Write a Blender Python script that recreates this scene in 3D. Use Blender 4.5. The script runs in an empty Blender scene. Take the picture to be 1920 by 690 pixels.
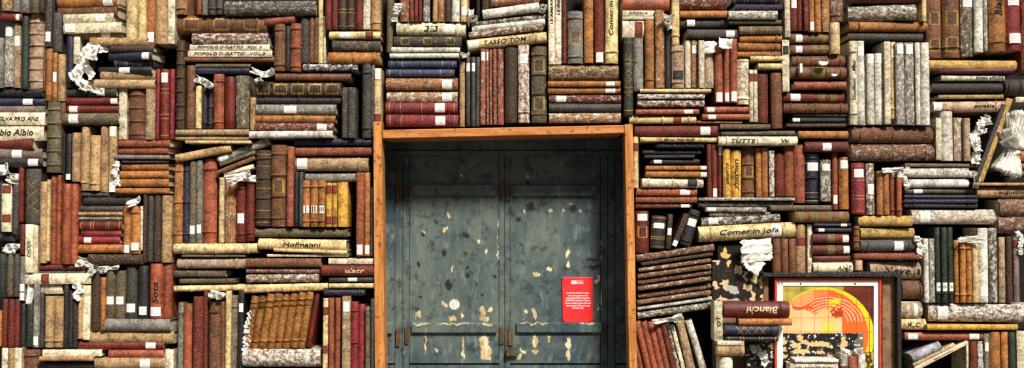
import bpy, math, random
from mathutils import Vector, Matrix, noise
scn = bpy.context.scene
COL = scn.collection
# ------------------------------------------------------------------ camera
FPX, DIST, CAMZ, PITCH = 1900.0, 4.75, 1.50, math.radians(2.0)
cd = bpy.data.cameras.new('camera'); cam = bpy.data.objects.new('camera', cd); COL.objects.link(cam)
cd.sensor_width = 36; cd.lens = 36*FPX/1920
cam.location = (0, -DIST, CAMZ); cam.rotation_euler = (math.pi/2+PITCH, 0, 0)
scn.camera = cam
CP, SP = math.cos(PITCH), math.sin(PITCH)
def at(px, py, Y=0.0):
    """pixel of the photograph -> point on the vertical plane y = Y"""
    u, v = (px-960)/FPX, (345-py)/FPX
    dx, dy, dz = u, CP - v*SP, SP + v*CP
    t = (Y+DIST)/dy
    return Vector((dx*t, Y, CAMZ+dz*t))
def lin(h):
    if isinstance(h, str):
        c = [int(h[i:i+2], 16)/255 for i in (0, 2, 4)]
    else: c = h
    return tuple(x/12.92 if x <= .04045 else ((x+.055)/1.055)**2.4 for x in c)
# ------------------------------------------------------------------ mesh collector
class MB:
    def __init__(s): s.v=[]; s.f=[]; s.col=[]; s.wear=[]; s.mat=[]; s.uv=[]
    def add(s, vs, fs, col=(.5,.5,.5), wear=0., mat=0, uvs=None):
        b=len(s.v); s.v.extend(vs)
        for i,f in enumerate(fs):
            s.f.append(tuple(b+k for k in f))
            s.col.append(col[i] if isinstance(col,list) else col)
            s.wear.append(wear); s.mat.append(mat)
            s.uv.append(uvs[i] if uvs else [(0,0)]*len(f))
    def box(s, lo, hi, **k):
        x0,y0,z0=lo; x1,y1,z1=hi
        vs=[Vector(p) for p in ((x0,y0,z0),(x1,y0,z0),(x1,y1,z0),(x0,y1,z0),(x0,y0,z1),(x1,y0,z1),(x1,y1,z1),(x0,y1,z1))]
        s.add(vs,[(0,1,5,4),(1,2,6,5),(2,3,7,6),(3,0,4,7),(4,5,6,7),(3,2,1,0)],**k)
    def merge(s, o, M, matmap):
        b=len(s.v); s.v.extend(M@v for v in o.v)
        s.f.extend(tuple(b+k for k in f) for f in o.f); s.col+=o.col; s.wear+=o.wear; s.uv+=o.uv
        s.mat+=[matmap(m) for m in o.mat]
    def mesh(s, name, mats, smooth=False):
        me=bpy.data.meshes.new(name); me.from_pydata([tuple(v) for v in s.v],[],s.f)
        for m in mats: me.materials.append(m)
        me.polygons.foreach_set('material_index', s.mat)
        ca=me.color_attributes.new('Col','FLOAT_COLOR','CORNER'); buf=[]; uvb=[]
        for f,c,w,u in zip(s.f,s.col,s.wear,s.uv):
            for k in range(len(f)): buf.extend((c[0],c[1],c[2],w)); uvb.extend(u[k])
        ca.data.foreach_set('color', buf)
        ul=me.uv_layers.new(name='UVMap'); ul.data.foreach_set('uv', uvb)
        if smooth: me.polygons.foreach_set('use_smooth',[True]*len(s.f))
        me.update(); return me
def link(name, me, parent=None):
    o=bpy.data.objects.new(name, me); COL.objects.link(o)
    if parent is not None: o.parent=parent
    return o
def tag(o, label=None, cat=None, group=None, kind=None):
    for k,v in (('label',label),('category',cat),('group',group),('kind',kind)):
        if v: o[k]=v
    return o
# ------------------------------------------------------------------ materials
def new_mat(name, rough=.7):
    m=bpy.data.materials.new(name); m.use_nodes=True; nt=m.node_tree
    b=nt.nodes['Principled BSDF']; b.inputs['Roughness'].default_value=rough
    b.inputs['Specular IOR Level'].default_value=.35
    return m, nt, b
class NT:
    def __init__(s, nt): s.nt=nt; s.N=nt.nodes; s.L=nt.links
    def n(s, t, **k):
        x=s.N.new(t)
        for a,v in k.items(): setattr(x,a,v)
        return x
    def put(s, sock, v):
        if isinstance(v, bpy.types.NodeSocket): s.L.new(v, sock)
        elif v is not None: sock.default_value=v
    def math(s, op, a, b=None, c=None, clamp=False):
        x=s.n('ShaderNodeMath', operation=op, use_clamp=clamp)
        s.put(x.inputs[0],a); s.put(x.inputs[1],b)
        if c is not None: s.put(x.inputs[2],c)
        return x.outputs[0]
    def mix(s, f, a, b, mode='MIX'):
        x=s.n('ShaderNodeMix', data_type='RGBA', blend_type=mode)
        s.put(x.inputs[0],f)
        for i,v in ((6,a),(7,b)):
            if isinstance(v,tuple) and len(v)==3: v=v+(1,)
            s.put(x.inputs[i],v)
        return x.outputs[2]
    def noise(s, vec, scale, detail=4, rough=.6):
        x=s.n('ShaderNodeTexNoise'); s.put(x.inputs['Vector'],vec)
        x.inputs['Scale'].default_value=scale; x.inputs['Detail'].default_value=detail; x.inputs['Roughness'].default_value=rough
        return x.outputs[0]
    def ramp(s, v, a, b, lo=0., hi=1.):
        x=s.n('ShaderNodeMapRange', clamp=True); x.interpolation_type='SMOOTHSTEP'
        s.put(x.inputs[0],v); s.put(x.inputs[1],a); s.put(x.inputs[2],b); s.put(x.inputs[3],lo); s.put(x.inputs[4],hi)
        return x.outputs[0]
    def scale(s, v, sc):
        x=s.n('ShaderNodeVectorMath', operation='MULTIPLY'); s.put(x.inputs[0],v); x.inputs[1].default_value=sc
        return x.outputs[0]
    def bump(s, h, strength, dist, bsdf):
        x=s.n('ShaderNodeBump'); x.inputs['Strength'].default_value=strength; x.inputs['Distance'].default_value=dist
        s.put(x.inputs['Height'],h); s.L.new(x.outputs[0], bsdf.inputs['Normal'])
def mat_cover():
    m,nt,b=new_mat('worn_cover',.55); k=NT(nt)
    at_=k.n('ShaderNodeAttribute', attribute_name='Col'); col=at_.outputs['Color']; wear=at_.outputs['Alpha']
    uv=k.n('ShaderNodeUVMap').outputs[0]
    big=k.noise(uv,16,3,.6); mid=k.noise(uv,70,4,.65); fine=k.noise(uv,140,4,.8); grit=k.noise(uv,240,3,.75)
    tone=k.math('ADD', k.ramp(big,.3,.7,.50,1.10), k.ramp(mid,.35,.68,-.26,.34))
    cc=k.mix(1., col, k.n('ShaderNodeCombineColor').outputs[0], 'MULTIPLY')
    comb=cc.node.inputs[7].links[0].from_node
    for i in range(3): k.put(comb.inputs[i], tone)
    # rubbed pale leather and dark freckles, more of both the more it is worn
    w2=k.math('ADD',k.math('MULTIPLY',wear,.9),.1)
    rub=k.math('MULTIPLY', k.ramp(fine,.50,.60), k.math('MULTIPLY',w2,.6))
    cc=k.mix(rub, cc, k.mix(.5,cc,lin('cf9e68')))
    freck=k.math('MULTIPLY', k.ramp(grit,.53,.60), k.math('ADD',k.math('MULTIPLY',w2,.75),.12,clamp=True))
    cc=k.mix(freck, cc, lin('150f0a'))
    dirt=k.math('MULTIPLY', k.ramp(k.noise(uv,34,5,.7),.55,.70), k.math('ADD',k.math('MULTIPLY',w2,.5),.15))
    cc=k.mix(dirt, cc, lin('2e1b0d'))
    # chalky paint flakes
    st=k.noise(k.scale(uv,(1.0,.55,1.)),62,12,.9)
    thr=k.ramp(wear,.25,1.,.655,.48)
    fl=k.ramp(st, k.math('SUBTRACT',thr,.012), k.math('ADD',thr,.018))
    cc=k.mix(fl, cc, k.mix(k.ramp(grit,.35,.6), lin('fffaf0'), lin('b8aa94')))
    k.put(b.inputs['Base Color'], cc)
    k.put(b.inputs['Roughness'], k.ramp(wear,.1,.6,.42,.8))
    h=k.math('ADD', k.math('MULTIPLY',fl,.4), k.math('ADD',k.math('MULTIPLY',fine,.6),k.math('MULTIPLY',mid,1.)))
    k.bump(h,.9,.0022,b)
    return m
def mat_pages():
    m,nt,b=new_mat('page_edges',.9); k=NT(nt)
    g=k.n('ShaderNodeTexCoord').outputs['Object']
    s1=k.noise(k.scale(g,(700,8,8)),1,3,.6); s2=k.noise(g,30,4,.6)
    c=k.mix(k.ramp(s1,.35,.65),lin('8f8064'),lin('d9ccb0')); c=k.mix(k.ramp(s2,.5,.7,0,.6),c,lin('5b4a34'))
    k.put(b.inputs['Base Color'],c); k.bump(s1,.5,.001,b); return m
def mat_label(name, base, ink):
    m,nt,b=new_mat(name,.8); k=NT(nt)
    uv=k.n('ShaderNodeUVMap').outputs[0]
    # rows of little printed marks
    x=k.n('ShaderNodeTexBrick'); k.put(x.inputs['Vector'],k.scale(uv,(1,1,1))); x.inputs['Scale'].default_value=7
    x.inputs['Color1'].default_value=(0,0,0,1); x.inputs['Color2'].default_value=(1,1,1,1); x.inputs['Mortar'].default_value=(1,1,1,1)
    x.inputs['Mortar Size'].default_value=.04; x.inputs['Brick Width'].default_value=.22; x.inputs['Row Height'].default_value=.55
    sep=k.n('ShaderNodeSeparateXYZ'); k.put(sep.inputs[0],uv)
    inside=k.math('MULTIPLY', k.math('LESS_THAN', k.math('ABSOLUTE',k.math('SUBTRACT',sep.outputs[0],.5)),.33), k.math('LESS_THAN', k.math('ABSOLUTE',k.math('SUBTRACT',sep.outputs[1],.5)),.3))
    nz=k.noise(uv,9,3,.6)
    ink_m=k.math('MULTIPLY', inside, k.math('MULTIPLY', k.math('LESS_THAN',x.outputs[0],.5), k.ramp(nz,.42,.5)))
    g=k.n('ShaderNodeTexCoord').outputs['Object']; d=k.noise(g,120,5,.7)
    c=k.mix(ink_m, lin(base), lin(ink)); c=k.mix(k.ramp(d,.56,.66,0,.65),c,lin('6d6252'))
    k.put(b.inputs['Base Color'],c); return m
def mat_noise(name, c1, c2, c3=None, scale=30, rough=.7, bump=.3, aniso=(1,1,1), dist=.002, spec=None):
    m,nt,b=new_mat(name,rough); k=NT(nt)
    g=k.n('ShaderNodeTexCoord').outputs['Object']
    v=k.scale(g,aniso); a=k.noise(v,scale,6,.65); f=k.noise(g,scale*5,3,.6)
    c=k.mix(k.ramp(a,.35,.65),lin(c1),lin(c2))
    if c3: c=k.mix(k.ramp(f,.58,.66,0,.8),c,lin(c3))
    k.put(b.inputs['Base Color'],c); k.bump(k.math('ADD',a,f),bump,dist,b)
    if spec is not None: b.inputs['Specular IOR Level'].default_value=spec
    return m
def mat_flat(name, c, rough=.7, metal=0.):
    m,nt,b=new_mat(name,rough); b.inputs['Base Color'].default_value=lin(c)+(1,); b.inputs['Metallic'].default_value=metal; return m
def mat_vcol(name, rough=.6):
    m,nt,b=new_mat(name,rough); k=NT(nt)
    a=k.n('ShaderNodeAttribute', attribute_name='Col'); g=k.n('ShaderNodeTexCoord').outputs['Object']
    f=k.noise(g,300,3,.7)
    k.put(b.inputs['Base Color'], k.mix(k.ramp(f,.6,.7,0,.25),a.outputs['Color'],lin('1a1410'))); return m
def mat_door():
    m,nt,b=new_mat('weathered_green_paint',.5); k=NT(nt)
    a=k.n('ShaderNodeAttribute', attribute_name='Col'); sp=k.n('ShaderNodeSeparateColor'); k.put(sp.inputs[0],a.outputs['Color'])
    g=k.n('ShaderNodeTexCoord').outputs['Object']
    big=k.noise(k.scale(g,(1,1,.55)),5,5,.62); st=k.noise(k.scale(g,(1,1,.3)),42,6,.7); fine=k.noise(g,170,4,.7); pit=k.noise(g,75,5,.75)
    c=k.mix(k.ramp(big,.32,.68),lin('38454a'),lin('5c665e'))
    c=k.mix(k.ramp(st,.5,.72,0,.7),c,lin('7a8279'))
    c=k.mix(k.ramp(k.noise(g,22,7,.75),.50,.66,0,.85),c,lin('232c31'))
    c=k.mix(k.ramp(pit,.665,.69),c,lin('0d1012'))
    c=k.mix(k.ramp(k.noise(k.scale(g,(1,1,.6)),60,5,.75),.675,.70),c,lin('c9bb9c'))
    pm=k.ramp(k.math('ADD',sp.outputs[0],k.math('MULTIPLY',k.math('SUBTRACT',k.noise(k.scale(g,(1,1,.45)),90,5,.7),.5),1.0)),.53,.6)
    c=k.mix(pm,c,k.mix(k.ramp(st,.4,.6),lin('a58d62'),lin('dccaa2')))
    dm=k.ramp(k.math('ADD',sp.outputs[1],k.math('MULTIPLY',k.math('SUBTRACT',fine,.5),1.2)),.45,.6)
    c=k.mix(dm,c,lin('1b2022'))
    k.put(b.inputs['Base Color'],c)
    k.bump(k.math('SUBTRACT',k.math('ADD',st,k.math('MULTIPLY',fine,.5)),pm),.5,.003,b); return m
M_COVER=mat_cover(); M_PAGE=mat_pages()
M_LAB=mat_label('paper_sticker','ece6da','16120e'); M_RED=mat_label('red_title_label','6a1a14','8a6a3a'); M_BLK=mat_label('black_title_label','17171a','6f685c')
M_PLAIN=mat_noise('plain_sticker','eee8dc','d8cfbe','8a8070',60,.8,.1)
M_INK=mat_flat('ink','17110c',.8); M_GOLDINK=mat_flat('gold_ink','d9b98a',.5)
M_PAPER=mat_noise('crumpled_paper','f4f0e6','d3ccbd','a99f8c',26,.9,.35)
M_WOOD=mat_noise('orange_wood','a4642c','c98a4a','6e3c18',9,.5,.25,(6,6,.55))
M_WOODH=mat_noise('orange_wood_beam','a4602c','c58246','6e3c18',9,.5,.25,(.55,6,6))
M_BACK=mat_noise('dark_backing_board','0b0908','17110c',None,8,.9,.2)
M_DOOR=mat_door(); M_RUST=mat_noise('rusty_iron','3a2c18','6b4a22','1a120c',60,.6,.4); M_DARK=mat_flat('near_black','0c0b0b',.8)
MATS=[M_COVER,M_PAGE,M_LAB,M_RED,M_BLK,M_PLAIN,M_INK,M_GOLDINK]
# ------------------------------------------------------------------ text
_tc={}
HEB={'n':'\u05e0','v':'\u05d5','x':'\u05d0','l':'\u05dc','u':'\u05d7','_':' '}
def text_mesh(s, bold=0.0, shear=0.0, align='CENTER'):
    key=(s,bold,shear,align)
    if key in _tc: return _tc[key]
    cu=bpy.data.curves.new('t','FONT'); cu.body=s; cu.resolution_u=2; cu.offset=bold; cu.shear=shear; cu.align_x=align
    ob=bpy.data.objects.new('t',cu); COL.objects.link(ob)
    ev=ob.evaluated_get(bpy.context.evaluated_depsgraph_get()); me=ev.to_mesh()
    vs=[v.co.copy() for v in me.vertices]; fs=[tuple(p.vertices) for p in me.polygons]
    ev.to_mesh_clear(); bpy.data.objects.remove(ob); bpy.data.curves.remove(cu)
    _tc[key]=(vs,fs); return vs,fs
# ------------------------------------------------------------------ books
CC={'rd':('62190f','dark red'),'cm':('7c1f29','crimson'),'mg':('5e1a2c','plum red'),'rs':('92492e','rust brown'),'or':('a56831','orange brown'),
'br':('6e442a','brown'),'db':('38261a','dark brown'),'tn':('b08c60','tan'),'pb':('b39478','pinkish beige'),'yl':('dabd86','pale yellow'),
'cr':('dfcfae','cream'),'cl':('d3c6a0','ivory'),'ye':('c8983e','golden yellow'),'gr':('7e7a70','grey'),'dg':('3b3a38','dark grey'),'bk':('1b1b20','black'),
'nv':('1a2038','navy blue'),'gn':('1a2c24','dark green'),'ol':('5c523c','olive'),'bl':('2c3c58','slate blue'),'gb':('78675a','grey brown'),
'wh':('ded7c7','bleached white'),'si':('a9a9ad','silver grey'),'tb':('8c5828','saddle brown')}
GILT=lin('a5843c'); OLIVE=lin('6c5f28')
def parse(tokens):
    d=dict(w=3,b=0,L=[],R=[],K=[],G=0,O=0,g=False,D=False,p=False,q=False,t=0.,T=None,n=None)
    for k in tokens:
        if k[0]=='w': d['w']=int(k[1:])
        elif k[0]=='b': d['b']=int(k[1:])
        elif k[0] in 'LRK' : d[k[0]].append(float(k[1:]))
        elif k[0] in 'GO': d[k[0]]=int(k[1:])
        elif k[0]=='t': d['t']=float(k[1:])
        elif k[:2]=='T:': d['T']=k[2:]
        elif k[:2]=='n:': d['n']=k[2:].replace('_',' ')
        elif k in ('g','D','p','q'): d[k]=True
    return d
def book_geo(W, L, D, s, rnd, orient):
    """parts of one book: spine towards -y, length along z (0..L), thickness along x"""
    h=W/2; kf=.36 if s['q'] else (.12 if s['c'] in ('cr','cl') and not s['b'] else .28)
    if s['c']=='yl': kf=.3
    bul=min(W*kf,.026); t=.0026 if W>.02 else .0018; wear=s['w']/10.
    base=lin(CC[s['c']][0]); j=[rnd.uniform(-.03,.03) for _ in range(3)]; br=rnd.uniform(.84,1.18)
    base=tuple(max(0,c*br*(1+jj)) for c,jj in zip(base,j))
    NA=9; us=[-1+2*i/(NA-1) for i in range(NA)]
    zs=[0,.0035,L-.0035,L]; spans=[]  # spans: (z0,z1,kind)
    fr=[]
    if s['b']==1: fr=[.13]
    elif s['b']==2: fr=[.13,.87]
    elif s['b']>2: fr=[.11+.78*i/(s['b']-1) for i in range(s['b'])]
    bw=min(.006,.02*L+.002); bh=min(.0055,W*.12+.0015)
    if s['D'] and s['b'] and s['c']=='tb': fr=[.10,.16,.72,.88]; fr=[1-f for f in (.12,.22,.86)]
    bumps={}
    for f in fr:
        c=f*L
        for dz,hh in ((-bw,0),(-bw*.55,bh),(0,bh*1.15),(bw*.55,bh),(bw,0)): zs.append(c+dz); bumps[round(c+dz,6)]=hh
    n=max(2,int(L/.045))
    zs+= [L*i/n for i in range(1,n)]
    ew=.0035
    if s['G']:
        for i in range(s['G']):
            c=L*(i+.5)/s['G']; hz=min(h*.85, L/s['G']*.38)
            zs+=[c-hz,c-hz+ew,c+hz-ew,c+hz]; spans.append((c-hz,c+hz,'G'))
    if s['O']:
        ps=[.5] if s['O']==1 else ([.62,.82] if s['O']==2 else [(i+.5)/s['O'] for i in range(s['O'])])
        for f in ps:
            c=(1-f)*L; hz=.055*L if s['O']>1 else .10*L
            zs+=[c-hz,c+hz]; spans.append((c-hz,c+hz,'O'))
    if s['g']:
        for f in ((.06,.3,.36,.66,.72,.94) if not s['b'] else (.055,.21,.5,.79,.945)):
            zs+=[f*L-.0016,f*L+.0016]; spans.append((f*L-.0016,f*L+.0016,'g'))
    lat=None
    if s['D']:
        st=max(W/9,.004); lat=(.22*L,.80*L,st)
        a=lat[0]
        while a<lat[1]: zs.append(a); a+=st
    zs=sorted(set(round(z,6) for z in zs if 0<=z<=L)); zz=[zs[0]]
    for z in zs[1:]:
        if z-zz[-1]>.0007: zz.append(z)
        elif z in bumps: zz[-1]=z
    zz[-1]=L
    out=[]; NP=NA+4
    ph=rnd.uniform(0,100); lean=rnd.uniform(-1,1)*.0012
    for z in zz:
        b=bumps.get(z,0)
        e=.0018 if z in (0,L) else 0
        wob=noise.noise(Vector((ph,z*9,0)))*.0016
        o=[Vector((-h,D,z)),Vector((-h+wob*.3,bul+.024,z))]
        for u in us:
            x=h*u*(1-.015*(1-abs(u))); y=bul*(u*u)*(.75+.25*u*u)+e
            y-=b*(1-.35*u*u); x*= (1+b*.25/max(h,.004)) if abs(u)>.9 else 1
            y+=wob+noise.noise(Vector((u*2+ph,z*40,3)))*.0011*(.3+wear)
            o.append(Vector((x,y,z)))
        # hinge groove
        o[1]=Vector((-h+.0022,bul+.014,z)); o.append(Vector((h-.0022,bul+.014,z))); o.append(Vector((h,D,z)))
        i_=[]
        for k,p in enumerate(o):
            if k in (0,1): q=Vector((p.x+t,p.y,z))
            elif k in (NP-1,NP-2): q=Vector((p.x-t,p.y,z))
            else:
                u=us[k-2]; q=Vector((u*(h-t),bul*u*u*.9+t+.001,z))
            i_.append(q)
        out.append(o+i_)
    V=[v for r in out for v in r]; S=2*NP; F=[]; C=[]; UV=[]; u0=rnd.uniform(0,50); v0=rnd.uniform(0,50)
    def uvp(idx):
        p=V[idx]; k=idx%S
        if k>=NP: k=k-NP
        if k<=1: ux=-h-(p.y)
        elif k>=NP-2: ux=h+p.y
        else: ux=p.x
        return (u0+ux, v0+p.z)
    for r in range(len(zz)-1):
        zc=(zz[r]+zz[r+1])/2; a=r*S; b=(r+1)*S
        for k in range(NP-1):
            f=(a+k,a+k+1,b+k+1,b+k); F.append(f)
            c=base; kk=k-2
            if 0<=kk<NA-1:
                for (p,q,kind) in spans:
                    if p<=zc<=q:
                        if kind=='g': c=GILT
                        elif kind=='O': c=OLIVE
                        elif 1<=kk<=6 and (kk in (1,6) or zc<p+ew or zc>q-ew): c=GILT
                        elif kind=='G' and 2<=kk<=5: c=tuple(x*.6 for x in base)
                if lat and lat[0]<zc<lat[1] and 1<=kk<=6:
                    ii=int((zc-lat[0])/lat[2]); 
                    if (ii+kk)%6==0 or (ii-kk)%6==0: c=tuple(.45*x+.55*y for x,y in zip(base,GILT if s['c'] not in('cr',) else lin('15110d')))
            C.append(c); UV.append([uvp(i) for i in f])
            g=(b+NP+k,b+NP+k+1,a+NP+k+1,a+NP+k); F.append(g); C.append(base); UV.append([uvp(i) for i in g])
        for k,rev in ((0,True),(NP-1,False)):
            g=(a+k,a+NP+k,b+NP+k,b+k); g=g if not rev else g[::-1]
            F.append(g); C.append(base); UV.append([uvp(i) for i in g])
    for r,rev in ((0,False),(len(zz)-1,True)):
        a=r*S
        for k in range(NP-1):
            g=(a+k,a+NP+k,a+NP+k+1,a+k+1); g=g[::-1] if rev else g
            F.append(g); C.append(base); UV.append([uvp(i) for i in g])
    F=[f[::-1] for f in F]; UV=[u[::-1] for u in UV]
    mb=MB(); mb.add(V,F,C,wear,0,UV)
    parts=[('cover',mb,None,None)]
    pg=MB(); ins=min(.005,L*.03); pg.box((-h+t+.0004,bul+t+.0035,ins),(h-t-.0004,D-.004,L-ins),mat=1)
    parts.append(('page_block',pg,None,None))
    def patch(f, ln, wd, mat, raise_=.0009):
        zc=(1-f)*L; z0=max(.002,zc-ln/2); z1=min(L-.002,zc+ln/2)
        mx=max([bumps[z] for z in bumps if z0-.004<z<z1+.004]+[0]); up=mx+raise_+.0006
        n=7; vs=[]; m=3
        for i in range(m):
            z=z0+(z1-z0)*i/(m-1)
            for q in range(n):
                u=(-1+2*q/(n-1))*wd; vs.append(Vector((h*u, bul*u*u*(.75+.25*u*u)-up+noise.noise(Vector((q,i,ph)))*.0004, z)))
        fs=[]; uv=[]
        for i in range(m-1):
            for q in range(n-1):
                fs.append((i*n+q,i*n+q+1,(i+1)*n+q+1,(i+1)*n+q))
                cs=[(q/(n-1),i/(m-1)),((q+1)/(n-1),i/(m-1)),((q+1)/(n-1),(i+1)/(m-1)),(q/(n-1),(i+1)/(m-1))]
                uv.append(cs)
        rim=[i for i in range(n)]+[n*i+n-1 for i in range(1,m)]+[n*(m-1)+n-1-i for i in range(1,n)]+[n*(m-1-i) for i in range(1,m-1)]
        b0=len(vs); vs+= [Vector((vs[i].x,vs[i].y+up+.0015,vs[i].z)) for i in rim]
        for a in range(len(rim)):
            c=(a+1)%len(rim); fs.append((rim[c],rim[a],b0+a,b0+c)); uv.append([(0,0)]*4)
        x=MB(); x.add(vs,fs,mat=mat,uvs=uv); return x,up
    def letters(txt, fmax_w, hgt, off, mat, zc=None, along=True):
        s_=''.join(HEB.get(c,c) for c in txt) if s.get('heb') else txt
        vs,fs=text_mesh(s_,.016,.18 if not along==2 else 0)
        if not vs: return None
        x0=min(v.x for v in vs); x1=max(v.x for v in vs); y0=min(v.y for v in vs); y1=max(v.y for v in vs)
        sc=min(hgt/max(y1-y0,.01), fmax_w/max(x1-x0,.01)); cx=(x0+x1)/2; cy=(y0+y1)/2
        scx=sc if along==2 else min(sc*1.5, fmax_w/max(x1-x0,.01))
        o=[]
        for v in vs:
            a=(v.x-cx)*scx; b=(v.y-cy)*sc
            if orient=='V' and along!=2: x,z=-b,a
            elif orient=='H': x,z=b,-a
            else: x,z=a,b
            o.append(Vector((x, bul*(x/h)**2-off, zc+z)))
        x=MB(); x.add(o,fs,mat=mat); return x
    stk=.046 if W>.03 else .04
    for f in s['L']:
        x,up=patch(f,min(stk,L*.16)*(1.25 if f>.3 and f<.6 else 1),.74,2 if not (s['n'] or '').startswith('marked') else 5)
        idx=len(parts); parts.append(('sticker',x,None,'white paper sticker'))
        if (s['n'] or '').startswith('marked'):
            l=letters(s['n'].split()[1],W*.6,.030,up+.0007,6,(1-f)*L,2)
            if l: parts.append(('numeral',l,idx,None))
    for f in s['R']:
        x,_=patch(f,.036,.9,3); parts.append(('title_label',x,None,'dark red title label'))
    for f in s['K']:
        x,_=patch(f,.040,.8,4); parts.append(('title_label',x,None,'black title label'))
    if s['T']:
        raw=s['T']; flip=raw[0]=='~'; raw=raw.lstrip('~'); heb=raw[0]=='%'; raw=raw.lstrip('%'); s['heb']=heb
        lead=len(raw)-len(raw.lstrip('_')); trail=len(raw)-len(raw.rstrip('_')); tot=len(raw); core=raw.strip('_').replace('_',' ')
        if heb: core=core.replace(' ','_')
        fc=(lead+(tot-trail))/2/tot
        zc = (1-fc)*L if orient=='H' else fc*L
        wlen=L*.9*(tot-lead-trail)/tot if tot>6 else L*.5
        l=letters(core,wlen,W*.44,.0022,7 if s['c'] in('rd','dg','bk','nv') else 6,zc)
        if l and flip: l.v=[Vector((-v.x,v.y,2*zc-v.z)) for v in l.v]
        if l: parts.append(('lettering',l,None,None))
    return parts
ORD=['','second','third','fourth','fifth','sixth','seventh','eighth','ninth','tenth','eleventh','twelfth','thirteenth','fourteenth','fifteenth','sixteenth','seventeenth','eighteenth']
def look(s, thin):
    c=CC[s['c']][1]; w=s['w']
    ws='' if w<=2 else 'scuffed' if w<=4 else 'worn' if w<=6 else 'flaked' if w<=8 else 'white-flaked'
    feats=[]
    if s['n']: feats.append(s['n'])
    pre=[x for x in (ws,) if x]
    th='thin' if thin<10 else 'thick' if thin>27 else ''
    if th: pre.insert(0,th)
    core=[c]
    if s['b']>=2 and not s['n']: core.append('banded')
    noun='book'
    post=''
    if s['T']: pre.append('hand-lettered')
    elif s['L']: post='with white sticker' if len(s['L'])==1 else 'with two stickers'
    elif s['R']: post='with red label' if len(s['R'])==1 else 'with red labels'
    elif s['K']: post='with black label'
    elif s['G']: post='with gilt squares'
    elif s['O']: post='with olive panels' if s['O']>1 else 'with olive panel'
    elif s['g']: post='with gilt lines'
    elif s['D'] and not s['n']: post='with patterned spine'
    return pre, core+([s['n']] if s['n'] and not s['n'].startswith('marked') else []), noun+(' '+s['n'] if s['n'] and s['n'].startswith('marked') else ''), post
def wc(x): return len(x.replace('-',' ').replace("'",' ').split())
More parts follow.
